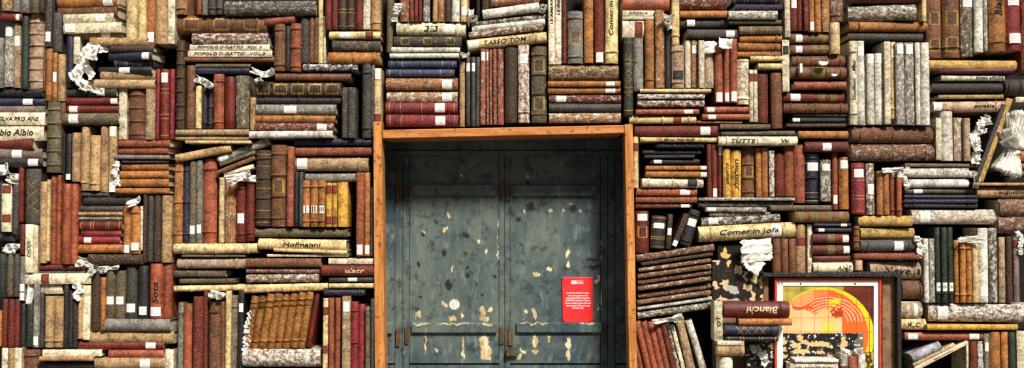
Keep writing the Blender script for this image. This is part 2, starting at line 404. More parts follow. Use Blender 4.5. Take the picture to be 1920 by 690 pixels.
def build_books(DATA, PH):
    groups=[]; gi=-1
    for ln in DATA.strip().split('\n'):
        if ln[0]=='=': gi+=1; groups.append([]); o=ln[1]; continue
        k=ln.split(); s=parse(k[5:]); s['c']=k[4]; s['bb']=tuple(float(x) for x in k[:4]); s['o']=o; s['g_i']=gi
        groups[gi].append(s)
    allb=[b for g in groups for b in g]
    def vis(s):
        x0,y0,x1,y1=s['bb']; return max(0,min(1920,x1)-max(0,x0))*max(0,min(690,y1)-max(0,y0))
    for n,s in enumerate(allb): s['id']=n
    rank=sorted(allb,key=lambda s:-vis(s)); keep=set(s['id'] for s in rank[:300])
    used={}
    rest=MB()
    for gi,g in enumerate(groups):
        if g[0]['o']=='V': order=sorted(g,key=lambda s:s['bb'][0]+s['bb'][2])
        else: order=sorted(g,key=lambda s:s['bb'][1]+s['bb'][3])
        vo=[s for s in order if vis(s)>0]
        for n,s in enumerate(vo):
            if len(vo)==1: s['ord']='in the '
            elif s['o']=='V': s['ord']=('leftmost in ' if n==0 else 'rightmost in ' if n==len(vo)-1 else ORD[n]+' from left in ')
            else: s['ord']=('topmost in ' if n==0 else 'lowest in ' if n==len(vo)-1 else ORD[n]+' down in ')
    for s in allb:
        rnd=random.Random(1000+s['id']); x0,y0,x1,y1=s['bb']; V=s['o']=='V'
        inst=s['id'] in keep
        Y=random.Random(s['g_i']*7+1).uniform(-.016,.014)+rnd.uniform(-.014,.016)
        if s['c'] in('bk','db') and s['w']<=3 and not s['L'] and not s['g']: Y+=.02
        if PH[s['g_i']] in FRONT: Y=FRONT[PH[s['g_i']]]+rnd.uniform(-.004,.004)
        if s['t'] and s['o']=='H' and abs(s['t'])>3: Y-=.004
        xm,ym=(x0+x1)/2,(y0+y1)/2
        A=at(x0,ym,Y); B=at(x1,ym,Y); T_=at(xm,y0,Y); U=at(xm,y1,Y)
        w=(B-A).x; hh=(T_-U).z; cen=Vector(((A.x+B.x)/2,Y,(T_.z+U.z)/2))
        if V: W,L=w,hh
        else: W,L=hh,w
        gap=.0026
        W=max(W-gap,.006)
        if L>1e-3: L-=.002
        D=.15 if (s['p'] or abs(s['t'])>3) else rnd.uniform(.165,.185)
        if PH[s['g_i']] in FRONT: D=.09
        parts=book_geo(W,L,D,s,rnd,s['o'])
        tw=s['t']
        ang=math.radians(tw) if V else math.radians(-90+tw)
        if V and not tw: ang+=rnd.uniform(-.006,.006)
        if not V and not tw: ang+=rnd.uniform(-.006,.006)
        yaw=math.radians(-7) if s['p'] and inst else (math.radians(rnd.uniform(-1.5,1.5)) if not tw else 0)
        R=Matrix.Rotation(yaw,4,'Z')@Matrix.Rotation(ang,4,'Y')
        off=Vector((0,0,L/2)) if V else Vector((-W/2,0,0))     # origin (base) seen from the centre of the spine
        shift=Vector((0,0,0)) if V else Vector((W/2,0,-L/2))
        c_local=Vector((0,0,L/2)) if V else Vector((W/2,0,0))
        loc=cen-(R@c_local)
        for p in parts:
            if not V: p[1].v=[v+shift for v in p[1].v]
        if inst:
            root=bpy.data.objects.new('book',None); COL.objects.link(root); root.empty_display_size=.05
            root.matrix_world=Matrix.Translation(loc)@R
            pre,core,noun,post=look(s,min(x1-x0,y1-y0)); tail=', '+s['ord']+PH[s['g_i']] if not s['ord'].startswith('in the') else ' in the '+PH[s['g_i']]
            tail=tail.replace('in the the','in the')
            opts=[(pre,post),(pre[-1:],post),([],post),(pre[-1:],''),([],'')]
            for a,b_ in opts:
                lab=' '.join(x for x in [' '.join(a),' '.join(core),noun,b_] if x)+tail
                if wc(lab)<=16: break
            used.setdefault(lab.lower(),[]).append(s['id'])
            tag(root,lab,'book','books in the '+PH[s['g_i']])
            objs=[]
            for (nm,mb,par,lb) in parts:
                mats=[M_COVER] if nm=='cover' else [MATS[mb.mat[0]]]
                mb.mat=[0]*len(mb.f)
                o=link(nm,mb.mesh(nm,mats,smooth=nm=='cover'),root if par is None else objs[par])
                if lb: o['label']=lb
                objs.append(o)
            if root and len(objs[0].data.polygons): 
                try: objs[0].data.set_sharp_from_angle(angle=math.radians(50))
                except Exception: pass
        else:
            Mx=Matrix.Translation(loc)@R
            for (nm,mb,par,lb) in parts: rest.merge(mb,Mx,lambda m:m)
    o=link('smaller_books',rest.mesh('smaller_books',MATS,smooth=True))
    try: o.data.set_sharp_from_angle(angle=math.radians(50))
    except Exception: pass
    tag(o,'remaining slim worn books wedged between the larger ones all over the wall','books',None,'stuff')
    for k,v in used.items():
        if len(v)>1: print('DUPLABEL',k,v)
    print('BOOKS',len(allb),'stuff',len(allb)-len(keep))
# groups standing in front of the poster box, and how far forward
FRONT={"spot left of gold-lettered red bar":-.09,"stack overlapping the orange poster":-.105,"spot below the gold-lettered red bar":-.09,"flat pair at the poster's foot":-.09,"upright trio at the poster's foot":-.09}
DATA='''
=V
0 -40 21 20 tn w4
23 -40 37 22 gr w3
37 -40 54 24 gr w2
54 -40 72 24 ol w3
72 -40 83 24 db w4
=H
0 24 41 40 rd w2 L.8
=V
-12 70 5 165 gr w3
6 41 24 163 gr w8 L.14
24 42 38 165 tn w7 L.28
38 25 52 167 gn w2
50 25 80 167 pb w4 b6
80 88 85 171 br w3
=H
-40 165 83 183 bk w2 p
-60 183 84 199 nv w1 L.78 p
-40 198 85 213 gb w5
-8 210 84 235 cr w2 T:SILVA_PRO_ANE_
-8 232 82 264 cr w2 T:ibio_Albio__
-50 259 64 282 rd w3 p
-60 278 78 299 gb w5 L.66
-40 295 80 314 bk w2 L.85
-30 437 28 453 bk w3 p
=V
83 -40 97 88 dg w5 L.85
98 -40 103 30 bk
97 23 115 97 dg w4
84 90 97 190 or w3
97 98 107 190 or w2 L.5
107 101 121 190 tn w5
=V
84 190 112 324 ol w3 b5
112 192 122 232 br w4
=H
102 -14 222 15 or w3 L.85 p
103 6 223 35 br w6 p
114 25 215 43 cr w3 L.75 p
114 42 231 62 cr w3 L.12 p
124 53 232 73 tn w5 L.7 p
=V
122 66 137 165 nv w1
137 68 150 120 cr w1
=H
167 69 275 87 tn w6
205 84 288 98 db w4 p
200 96 287 114 nv w1 L.85 p
212 107 287 126 nv w2 g
180 124 286 139 bk w1 L.5 p
187 133 291 151 tn w5
170 148 290 166 tn w7
118 164 220 182 gn w4 L.7 p
122 182 221 197 rd w2 L.95
124 196 222 213 rd w2 L.13
116 211 222 234 ol w4 b2 L.2
=V
234 -50 256 77 yl w2 D
256 -50 273 77 yl w2 D
273 -50 291 86 or w4 L.88
290 -50 314 82 tn w5
314 -50 328 82 cr w1 n:page-edged
=V
222 163 238 262 cr w3
238 167 271 262 br w4 b4
271 166 290 262 tn w7
291 129 299 262 cm w1
299 129 316 262 rd w2 L.12 g
316 129 327 262 cm w1
=V
-12 325 7 436 bk w2
2 344 21 435 cr w3 R.12 R.72
21 345 34 440 dg w3
32 310 44 417 rd w1
44 316 74 420 dg w4 b0 D
=V
73 340 88 494 tn w5
86 336 93 490 yl w3
93 328 105 496 rs w1 q
104 328 114 496 rs w1 q
114 344 131 496 rs w1 q
130 344 145 496 rs w1 q
=V
113 237 122 336 bk w1
122 250 134 338 bk w1 L.95
133 248 149 341 tn w5
150 237 167 358 tn w5 b1
166 253 186 358 tn w5 b1
187 236 202 361 tn w4
202 236 218 361 tn w5 L.08 L.92
=H
218 262 320 277 rs w4 p
218 276 318 290 rs w5 p
214 290 318 299 gr w4
228 299 315 306 dg w4
226 306 316 320 or w4
223 320 316 335 or w4
220 335 316 351 or w4
215 352 317 364 or w5
=H
152 361 256 369 dg w4
155 368 250 385 bk w4 b3
146 385 231 398 dg w3
142 397 230 405 tn w6
142 404 230 414 gr w7
146 414 229 433 rd w2 g
150 432 228 445 cm w1
140 443 225 458 cm w1 L.28 b1
=V
230 385 244 476 or w3 L.9
243 386 263 476 or w3 L.85 b2
263 386 268 470 cr w2
=V
267 365 275 492 db w4
275 365 287 492 dg w3
287 365 301 492 db w5
301 366 321 493 tn w5
=V
-8 475 10 557 gn w2
10 476 24 557 ol w3
24 476 35 557 dg w3
35 479 47 565 gr w3 L.7 L.9
36 420 46 478 rd w3
46 420 62 512 cr w4 T:DOX
62 422 71 512 cr w3
=H
72 496 162 507 rd w4
70 505 160 521 dg w3
46 512 170 533 cr w4 R.31
=V
-12 582 2 650 or w4
2 560 13 651 rd w3
13 560 26 651 rd w3
25 560 36 651 rd w3
36 568 47 651 bk w2
47 570 61 651 gn w2
=V
61 526 73 652 gr w7 L.9
73 548 82 652 dg w3
82 555 100 652 tn w6 b1
99 555 117 652 tn w6 b1
117 531 128 652 bk w2
128 545 136 652 bk w4
135 563 145 652 bk w4
145 550 154 636 tn w4
154 535 169 638 cr w5
=H
75 528 117 552 cr w5
=H
145 458 230 475 or w2
163 476 268 497 db w6
=V
169 495 187 621 db w4
187 520 197 620 or w3
197 507 215 598 ol w5 L.62
214 507 234 598 ol w5 L.62
233 497 256 598 dg w2 L.8
257 498 277 598 bk w2 L.85
277 494 304 598 rs w1 q L.87 T:Sotal
303 494 322 598 rs w1 q
=H
79 655 190 669 cr w5
73 668 176 678 tn w4
68 677 175 694 bk w2
=H
195 598 318 622 gr w4
166 620 325 646 tn w6 b2
147 640 306 657 rd w2 L.85
202 656 306 673 rs w1
177 671 308 694 tn w6 L.72
=V
2 652 14 740 cr w4
14 652 26 740 tn w6
26 652 40 740 cr w4
40 655 72 740 br w4 b2
308 655 325 750 cr w5
=V
329 -60 350 27 or w7 b1
368 -60 378 27 rs w3
378 -60 389 28 gr w5
390 -60 404 27 dg w4 b2
404 -60 418 27 dg w3 b1
=H
419 0 592 28 dg w7
330 28 500 62 br w4 b4 G3
359 61 502 83 rd w8
355 82 506 94 cr w1 T:POPOLO_D_GATTO___VOL_2
352 94 510 107 cr w1 T:POPOLO_D_GATTO___VOL_3
345 106 514 116 br w4
=V
329 75 345 242 db w5 b6
348 122 365 242 br w2
=H
495 30 553 45 rs w3 t-7
=V
513 44 534 133 br w6 b2
534 48 545 133 bk w3
544 43 564 134 rs w3 b3
563 32 581 119 dg w5
580 32 589 118 br w6
588 32 598 118 br w6
596 -50 606 119 yl w3
606 30 611 119 cr w1
=V
609 -50 621 55 rd w3
621 -50 634 55 rd w4
634 -50 650 55 db w3 g
650 -50 666 55 db w3 g
666 -50 681 55 rd w3
681 -50 695 55 cr w3
695 -50 714 56 tn w3 b1
=H
616 58 714 73 yl w4 L.32 R.78
622 74 714 96 dg w5 D
614 97 713 119 or w3 b3
=H
366 119 470 127 ol w4
366 126 468 138 nv w2 b3
=H
567 119 671 133 bl w8 b3
515 137 658 151 br w2
477 152 639 181 db w4 b5 G5
=V
365 160 377 241 yl w2
377 163 388 241 bk w2 b1
387 160 399 241 bk w2 b3
399 138 419 242 rs w2 b2
420 143 440 241 rd w1
440 141 466 241 ol w7
468 182 479 245 tn w4
=H
480 181 639 195 bk w3 b3
479 195 630 215 gr w7 L.43
476 214 629 231 or w2 b3
476 230 626 246 rd w7 L.85
466 245 624 259 wh w6
=V
640 163 653 259 dg w6
652 163 667 259 dg w6
678 117 698 259 dg w4 b2
697 120 703 259 gr w3
700 127 715 242 yl w2 L.1 R.82
=H
328 242 467 254 tn w7
328 254 467 263 tn w7
346 263 471 270 yl w3
=H
551 259 698 273 nv w2 b4
553 276 698 292 rs w5
552 293 691 321 tn w7 b2 L.1
=H
327 279 434 295 tn w5 t-11
404 274 508 289 gr w8 t-21 L.12
409 293 481 301 ol w3 t-20
403 305 481 314 br w6 t-22
418 314 477 323 cr w2 t-14
=V
325 303 342 456 or w6 b3
342 302 355 456 nv w3 b3
354 302 367 456 ol w6 L.84
367 300 379 456 gr w6 L.83
378 297 405 456 rs w3 b2
409 332 420 455 yl w1
421 332 442 456 or w7
442 337 460 454 rd w2 L.62 b2
460 330 477 453 rd w2 b1
=V
478 281 506 425 db w4 b4 g
506 271 537 426 br w5 b4 G1
537 274 550 425 rs w6
=V
550 322 560 425 bk w2
560 322 568 425 dg w3
566 338 581 426 or w3 L.62 b2 n:marked_I
581 338 596 426 or w3 L.62 b2 n:marked_II
596 338 610 426 or w3 L.62 b2 n:marked_III
610 342 622 426 ye w1 R.15 R.85
622 342 632 426 ye w1 R.15 R.85
632 341 652 426 ye w1
667 323 682 481 rs w5 L.92
682 323 694 481 or w4 L.92
694 350 701 481 dg w4
=H
571 325 667 341 gr w7 b2
=H
477 428 652 445 ol w6
483 448 649 469 yl w2 b2 T:Hofmanni t1
512 467 651 475 yl w2 t2
500 476 652 482 cr w4
=H
615 484 701 496 cr w4
601 497 701 518 rd w4 T:__ulacr
616 519 701 529 dg w3 L.53
616 531 701 541 yl w4
606 542 684 555 nv w2 b1
=H
460 484 601 502 br w6
461 503 599 513 br w7
461 514 598 530 br w8
457 539 607 548 tn w4 b3 t-2
=H
324 456 482 476 yl w2 b3
340 477 460 483 ol w5
331 485 460 504 pb w7 b2
325 507 423 521 ol w5 p
336 522 440 532 ol w4
325 533 615 545 yl w3 b4 t-1
=V
332 567 343 720 gr w5 b2
342 569 359 720 rs w2 b1
359 556 380 720 rd w6 q
380 545 389 720 rd w5 q
390 565 415 720 br w6 b2
413 565 421 720 br w4
421 545 433 720 yl w3
430 553 445 720 gb w6 b2
445 545 457 720 bk w1 L.18
=V
463 554 477 655 tb w1 t9 b4 D
477 552 492 655 tb w1 t9 b4 D
492 550 507 655 tb w1 t9 b4 D
507 549 522 655 tb w1 t9 b4 D
521 548 536 654 tb w1 t9 b4 D
536 548 551 654 tb w1 t9 b4 D
551 547 566 653 tb w1 t9 b4 D
566 546 580 653 tb w1 t9 b4 D
581 547 592 653 rd w1 t9
=H
453 655 600 689 br w9
=V
604 559 615 720 yl w1 R.15 R.6
615 558 627 720 rs w4 q
627 558 638 720 rs w4 q
640 555 657 720 tn w7 L.12
657 565 672 720 cm w2 b3
671 570 684 720 cm w2 b1
684 575 694 720 ol w5
694 560 702 720 dg w3
=V
725 -50 738 98 ol w3 t1
748 -60 768 41 rs w7
768 -60 776 41 rs w6
776 -60 784 41 cm w5
784 -60 792 41 rd w5
793 -60 807 41 gr w8
811 -60 821 41 tn w6
821 -60 834 41 or w7
834 -60 846 41 db w4
846 -60 862 41 wh w6
863 -60 877 41 yl w3 L.8
=H
742 41 874 66 cl w3 L.77 b1 T:%___nvn___ t1
738 67 866 87 dg w6 G3
733 87 863 98 wh w6
730 99 861 109 wh w6
727 110 857 128 bl w3 b2 g
723 129 853 144 bl w3 b2 g
723 145 859 169 or w7 L.85
724 170 859 193 or w8 L.85
722 190 859 214 cm w3 L.75 b2 g
723 214 860 238 cm w5 L.75 b2 g
=H
920 -8 1012 8 rs w7 t-5
904 10 1012 28 wh w6 t-8
883 33 1024 42 dg w8 t-6
884 41 1023 53 wh w6 t-6
878 51 1019 64 br w8 t-7
875 66 1026 86 yl w4 L.08 b1 T:___TASSO_TOM.I___ t-6
=V
893 -60 903 34 bk w3
903 -60 917 28 db w5
=V
861 115 872 238 tn w6
873 106 883 237 dg w2 L.15
883 106 892 237 dg w2 L.15
892 106 900 237 dg w3
900 91 911 234 rs w7 q L.1
911 91 917 234 rs w7 q L.1
917 91 924 234 rs w7 q
924 91 932 234 rs w7 q
932 91 945 234 rs w7 q
946 88 971 230 db w4
971 83 993 230 rs w9 L.18 b1
996 86 1026 230 ol w6 G2 b4 n:playing-card-patterned
=V
1028 -50 1041 121 cr w2 T:____LE_AMERICHE
1041 -50 1054 121 cr w2 T:____LE_INDIE
1054 -50 1063 119 rd w6
1064 20 1094 119 gr w6 b2 G1
1095 -50 1113 118 or w4
1114 -50 1133 120 rd w5 L.93 b1
1134 -50 1160 119 yl w3 b1 T:___Comer:in_Jofa
=H
1028 121 1161 150 br w7 G4
1027 151 1164 163 or w3 L.86
1027 163 1164 176 or w3 L.86
1029 177 1165 193 rd w7 L.17
1029 193 1165 210 dg w3
1029 211 1165 230 or w8
=H
1167 -8 1258 19 rs w2
1167 19 1228 30 cr w3 T:VIVEZLA
1167 30 1228 37 cr w4
1167 38 1208 70 cr w1 R.75
=V
1170 70 1188 216 gn w4 g D
1188 71 1207 171 gr w5
1209 37 1228 166 or w5 q b1
1229 18 1247 165 or w7
1247 53 1259 166 bk w3
1260 84 1284 165 pb w6 b2 K.7
1284 74 1296 165 yl w9
1296 74 1309 165 or w7 L.2
1310 75 1322 165 yl w9
1322 98 1339 165 tn w8
1340 84 1357 193 rs w4 q L.9
1357 84 1369 193 rs w4 q L.9
1369 72 1384 193 rs w4 q L.9
=V
1259 -50 1275 84 yl w2 b1
=H
1274 -8 1364 17 rd w7
1275 19 1365 33 or w3
1275 33 1366 52 dg w4 b2 L.22
1288 54 1387 72 dg w5 L.83
=H
1372 -12 1461 6 nv w3 g
1378 7 1474 19 nv w5
1366 19 1459 36 ol w9
1366 36 1466 46 ol w4
1386 48 1468 64 ol w4 g
1387 64 1467 79 or w5 b1
1384 79 1466 95 or w5 b1
1383 96 1464 108 or w6 b1
1407 104 1471 114 yl w3
1422 118 1468 130 yl w2
=V
1471 -50 1482 70 cr w3 T:______Cament
1467 74 1481 172 cr w3 K.2
=V
1482 -50 1496 58 rd w5 L.5
1496 -50 1507 58 rd w5
1507 -50 1517 58 rd w6
1517 -50 1528 60 or w4 L.9
1528 -50 1540 60 or w5
1541 -50 1557 60 or w7
1558 -50 1583 40 br w7 b2
1557 41 1577 101 yl w4
=H
1483 62 1559 81 br w3 L.2 O2
1483 83 1559 101 br w3 L.2 O2
1485 103 1588 124 br w4 b4
1483 124 1590 148 br w3 b4 O1
1490 152 1588 168 rs w3
1468 173 1585 192 rd w4 L.2 O2
1470 193 1592 212 br w5 b3
1488 212 1592 219 dg w4
1485 220 1590 230 bk w4 L.06
1475 231 1587 239 dg w5
1497 245 1592 260 or w4
1510 265 1592 285 rd w4 L.5
=V
1383 110 1406 196 cr w2 g D b1 n:black-brush-stroked
1405 130 1413 229 cr w1 R.15
1413 130 1421 229 cr w1 R.15
1420 138 1442 231 rd w4
1441 150 1450 240 bk w2
1447 136 1468 241 br w4 t-1
=H
1200 166 1334 174 yl w3
1195 175 1322 186 rd w9
1195 187 1322 201 rd w8
1192 204 1312 215 rs w3 L.83
1180 216 1306 232 yl w2 b3 R.72
1190 235 1350 256 rd w4 L.83
1200 257 1347 267 yl w5 T:MANL_PRSCENE
=H
1321 199 1406 212 rs w3 L.14
1317 213 1407 225 rs w3 L.2
1307 226 1392 232 or w6
1350 232 1445 243 ol w6
1352 245 1491 254 ol w6
1347 255 1497 273 cr w2 b3 T:_TUTTE___________W
=V
1187 256 1198 353 yl w2 R.2
=H
1231 268 1321 278 nv w3 b4
1205 281 1316 290 bk w3
1209 290 1303 297 nv w4
1222 298 1313 308 bk w3 L.12
1211 310 1326 320 or w6 L.97
1211 321 1326 333 or w6 L.97
1204 334 1320 352 cr w2 b3 K.82
1192 353 1308 368 rs w4 L.8
1192 369 1308 381 rs w6
1192 382 1298 391 rd w6 L.88
=V
1326 270 1335 374 rd w4
1335 270 1346 374 rd w4 L.88
1346 270 1356 374 rd w3 L.12
1356 278 1371 373 ye w2 T:%nvxnxlnv
1371 281 1391 373 ye w2 T:%nlvvnlxu
1392 271 1417 371 br w4 b4 G1
1417 277 1429 370 or w5
1429 276 1442 370 or w6
1442 282 1453 369 rd w9
1453 287 1474 369 rd w5
1472 273 1490 369 rs w5
1490 271 1511 381 rs w4
1511 285 1539 382 nv w1 L.28 b3 g
1540 299 1560 378 ol w8 L.18 n:gold-speckled
1561 285 1572 394 rs w2 L.82
1574 294 1594 393 or w2 L.14
=H
1310 370 1490 377 gr w8
1310 378 1487 389 dg w7
1445 384 1560 396 ol w6
1323 388 1438 398 gr w8 L.1
1330 397 1445 406 gr w8
1315 404 1464 420 dg w8 L.15 t-3
1310 420 1493 450 yl w2 b2 L.8 T:_Comer:in_Jofal t-3
=V
1192 395 1218 475 rd w3 L.15 G1
1221 404 1249 467 bk w3 L.3 g t4
1250 401 1261 467 db w4 L.5 t4
1270 398 1282 465 db w6 L.9 t22
1284 392 1306 462 bk w3 L.35 b2 t17
=H
1491 396 1593 418 br w4 O4
1526 418 1597 426 nv w2 L.8
1530 427 1598 436 bk w2 L.15
1524 438 1593 457 rd w3 L.9 O1
1524 459 1595 478 rd w3 L.9 O1
1525 478 1595 492 rd w2
1525 492 1600 513 cl w3 b2 T:____ANT
=V
1449 447 1466 514 br w3
1466 447 1480 514 br w3
1480 447 1494 514 br w3
1494 420 1512 514 tn w6 R.35
1514 420 1524 516 cr w4
=H
1602 -20 1728 5 rd w2
1592 8 1717 38 ol w8 p
1592 40 1742 59 or w4 b2
1590 62 1732 76 dg w5
=V
1594 76 1609 234 cr w3 b2 T:_Studium____Mer
1608 76 1623 235 wh w6 L.12
1626 100 1641 234 wh w6 L.07
1642 99 1658 234 wh w6 L.07
1659 77 1671 233 cr w7
1670 78 1681 223 yl w2 L.15 b1
1681 79 1698 234 gr w8 L.08
1698 79 1716 235 gr w8 L.08
1717 79 1727 234 wh w6
1728 79 1745 235 wh w6
=V
1728 -50 1738 40 yl w2
1739 -40 1768 109 br w4 G3 b1
1769 -40 1803 108 br w4 G3 b1
1803 -40 1828 106 ol w7 L.3
1828 -40 1845 98 wh w6
1845 -40 1857 97 gr w8
1857 -40 1889 96 or w3 b1 T:______Bianchi
1888 -40 1917 95 cm w4 L.3 b2 L.83
1917 -40 1945 133 rs w5
=H
1743 112 1908 132 ye w7
1762 127 1903 138 mg w1
1765 140 1885 152 cr w3 T:____________ROMA_ANTICA b1
1748 155 1889 174 bk w4
1886 147 1945 179 bk w4 b3
1760 177 1883 186 tn w6 p
1750 189 1887 210 pb w5 L.05 b1 T:____poesie
1905 181 1950 192 cr w3
=H
1597 237 1754 268 br w6 b3
1597 270 1755 302 br w7 b3
=V
1755 220 1766 300 cr w7
1766 208 1789 302 wh w6
1790 220 1807 302 tn w8
1808 221 1821 302 pb w7
=V
1853 190 1862 345 dg w3 t21
1861 179 1874 345 ye w7 t20.7
=V
1599 305 1624 402 cm w3 L.2 g
1625 306 1641 403 ol w8 L.5
1645 320 1657 403 or w6
1657 321 1669 403 or w6
1670 318 1682 405 rs w3 L.08 b1
1682 318 1692 405 rs w3 L.08 b1
=H
1697 306 1836 314 ol w3
1703 315 1818 333 wh w6
1705 335 1818 352 wh w6 L.9
1697 353 1832 364 ol w3 L.18
1696 365 1834 373 nv w3 b2
1696 373 1834 382 nv w3 b2
1696 382 1834 390 nv w3 b2
1710 392 1876 421 pb w9 L.15
=H
1828 342 1950 349 tn w5
1832 351 1950 371 tn w3 T:_augustini
1875 373 1960 405 br w7 b1
1873 406 1960 438 br w7 b1
1905 281 1950 303 or w4
1905 306 1950 318 or w3
1905 320 1950 330 ol w3
=H
1611 404 1710 425 ye w7 p
1614 427 1716 448 ye w7
1614 449 1720 473 dg w3 L.68 b2
1604 474 1728 488 rs w4 p
1632 490 1730 525 pb w5 b2 T:__Novella
1693 526 1732 562 br w4 b1
1688 565 1731 597 tn w8 L.7
1688 598 1738 620 yl w4 T:MLC
=V
1601 423 1613 469 br w3 b4
1605 488 1619 509 pb w3 b1
=V
1733 447 1743 568 wh w6
1743 447 1754 568 gr w8
1754 426 1766 568 gn w2 L.79 b1 n:marked_VIII
1766 426 1778 568 gn w2 L.79 b1 n:marked_IX
1778 426 1789 568 gn w2 L.79 b1 n:marked_X
1790 450 1801 568 or w2 b2
1801 450 1813 568 or w2 b2
1813 450 1824 568 or w2 b2
1824 450 1836 568 yl w5
1836 427 1855 568 wh w6 L.85
1856 427 1872 568 dg w8
1874 444 1887 568 tn w7
1888 443 1900 568 db w5
1901 442 1913 568 gb w4 R.12
=H
1745 570 1960 605 br w9 p L.12 b2
1738 608 1911 620 ye w5
1696 623 1846 639 rs w2 L.1 L.88
=H
1708 651 1768 669 si w4 t-24
1708 661 1796 670 yl w3 t-26
1710 662 1822 671 cr w2 t-27 T:Opere_Romane
=V
1812 640 1820 740 cl w4
1820 640 1834 740 rd w5
1834 640 1846 740 rd w9
1846 625 1856 740 gr w6 L.22
1857 622 1879 740 or w3
1879 622 1893 740 or w3
1893 622 1906 740 gn w3
1908 620 1935 740 cl w4
=H
1193 467 1341 481 br w7 b0 t-8
1202 482 1338 490 db w6 t-8
1197 493 1335 502 br w7 t-8
1196 504 1335 514 br w7 t-8
1196 515 1335 525 br w7 t-8
1196 527 1335 537 br w7 t-8
1196 541 1335 551 br w7 t-8
1195 553 1335 563 br w7 t-8
1195 565 1336 573 wh w6 t-8
1195 575 1336 589 ol w8 t-8
=V
1190 601 1203 719 rs w4 t-13 q
1202 601 1215 719 rs w4 t-13 q
1214 601 1227 719 rs w4 t-13 q
1226 601 1239 719 rs w4 t-13 q
1238 601 1251 719 rs w4 t-13 q
1250 601 1262 719 rd w4 t-13 q
1262 606 1271 722 rd w8 t-13
1271 608 1279 722 cr w3 t-14 T:______n
1280 592 1297 724 tn w7 t-13 b1
1303 598 1317 724 wh w6 t-17
1190 648 1200 740 ol w4
=V
1339 564 1356 640 cl w2 T:OT
=H
1357 566 1482 597 rd w1 b1 T:~____Bianchi__
1385 597 1486 611 or w3
1360 609 1461 631 nv w2 D b1
1361 631 1460 640 bk w2 g
1345 638 1396 648 cr w3
1345 648 1397 669 tn w3 b1 D
=V
1350 669 1376 740 cr w3 b1
=H
1490 673 1573 681 wh w6
1481 681 1572 700 cr w3 T:~_ARTE_ROMANTICA_
=V
1576 663 1592 740 gr w8 R.4
1592 668 1610 740 rs w3
1610 664 1625 740 wh w6
'''
PH='''
clipped row in the wall's top left corner
spot above the grey speckled uprights
row under the wall's top left corner
left edge stack with two hand-lettered spines
columns beside the pink banded spine
column beside the hand-lettered cream pair
pale stack above the crumpled paper fan
gap behind the crumpled paper fan
stack right of the crumpled paper fan
top row with yellow diamond-patterned pair
row with crimson trio, upper left
left edge row under rolled white leaves
rust red row at left
tan row left of rust stack
rust stack beside ruffled white leaves
dark stack left of two ochre spines
pair right of the crimson stack
dark row closing the left bay
left edge row of greenish spines
thin pile above the cream bar
left edge red trio's row
row below the cream bar, lower left
spot just under the cream bar
spots below crimson stack, lower left
row with orange hand-lettered spine
low pile beside bottom left corner row
stack under orange hand-lettered spine
bottom left corner row
top row left of grey flaked bar
stack with two cream numbered volumes
slot left of the numbered volumes
spot atop the brown banded pair
row right of the numbered volumes
top brown leather row near niche
three bars under top brown leather
slot above the rolled paper scrolls
flat books right of bird-shaped torn paper
row under the rolled paper scrolls
stack below gilt-squared brown spine
dark slot before slim cream spine
bars under the scroll-topped row
bars over the roman-numeral row
slanted pile over torn white leaves
row beneath the slanted pile
tall brown ornate pair's row
roman-numeral row left of niche
spot atop roman-numeral row
bars round the vellum under roman numerals
bars against niche's left post
brown bars over the tilted brown set
bars under slanted pile's upright row
row left of tilted brown set
tilted brown set left of niche
spot under tilted brown set
row hugging niche's lower left post
top row above Hebrew-lettered bar
stack above niche's left corner
slanted pile with yellow capital-lettered spine
gap behind the slanted pile's upper end
row under yellow capital-lettered spine
top row with two cream capital-lettered spines
stack above niche's right corner
blocks resting on green ornate spine
row starting with green ornate spine
spot beside the black scroll post
stack below maroon flaked top bar
olive and gold stack, top right
cream posts right of olive-gold stack
top red and orange row
stack strewn with white paper chips
row right of brush-stroked cream spine
stack touching niche's upper right corner
bars between two long cream spines
slot against niche's right post
navy to rust stack beside niche
row with two yellow Hebrew-lettered spines
silvery pile over big lettered vellum
leaning black books beside niche
stack left of yellow flaked pair
brown trio's row right of torn sheets
top right stack over bleached row
bleached white row, upper right
top right row with gilt-squared twins
stack under gilt-squared twins
dark brown giant pair
pale row left of ruffled leaves
spot beside the tied paper sheaf
row starting with crimson gilt spine
stack topped by two bleached bars
right edge stack under tied sheaf
stack right of the framed poster
nubs beside the yellow flaked pair
row with black roman-numeral trio
bars below the roman-numeral black trio
slanted trio in lower right hollow
bottom right corner row
tilted rusty set right of niche
leaning row below tilted rusty set
spot left of gold-lettered red bar
stack overlapping the orange poster
spot below the gold-lettered red bar
flat pair at the poster's foot
upright trio at the poster's foot
'''.strip().split('\n')
DATA=DATA.strip()
WORLD,SUN,EXPO=.24,4.6,0.52
build_books(DATA, PH)
# ------------------------------------------------------------------ helpers for flat-fronted pieces
def slab_px(mb, pts, Y0, Y1, **k):
    """prism whose front outline is given in photo pixels on plane Y0 (clockwise from top left)"""
    f=[at(x,y,Y0) for x,y in pts]; b=[Vector((p.x,Y1,p.z)) for p in f]; n=len(f)
    mb.add(f+b,[tuple(range(n))[::-1],tuple(range(n,2*n))]+[(i,(i+1)%n,n+(i+1)%n,n+i) for i in range(n)],**k)
def rect(x0,y0,x1,y1): return [(x0,y0),(x1,y0),(x1,y1),(x0,y1)]
def bev(o, w=.003, seg=2):
    m=o.modifiers.new('edge','BEVEL'); m.width=w; m.segments=seg; m.limit_method='ANGLE'; return o
def slab(name, pts, Y0, Y1, mat, parent=None, b=.003):
    mb=MB(); slab_px(mb,pts,Y0,Y1); o=link(name,mb.mesh(name,[mat]),parent)
    return bev(o,b) if b else o
def empty(name, loc=(0,0,0)):
    o=bpy.data.objects.new(name,None); COL.objects.link(o); o.empty_display_size=.1; o.location=loc; return o
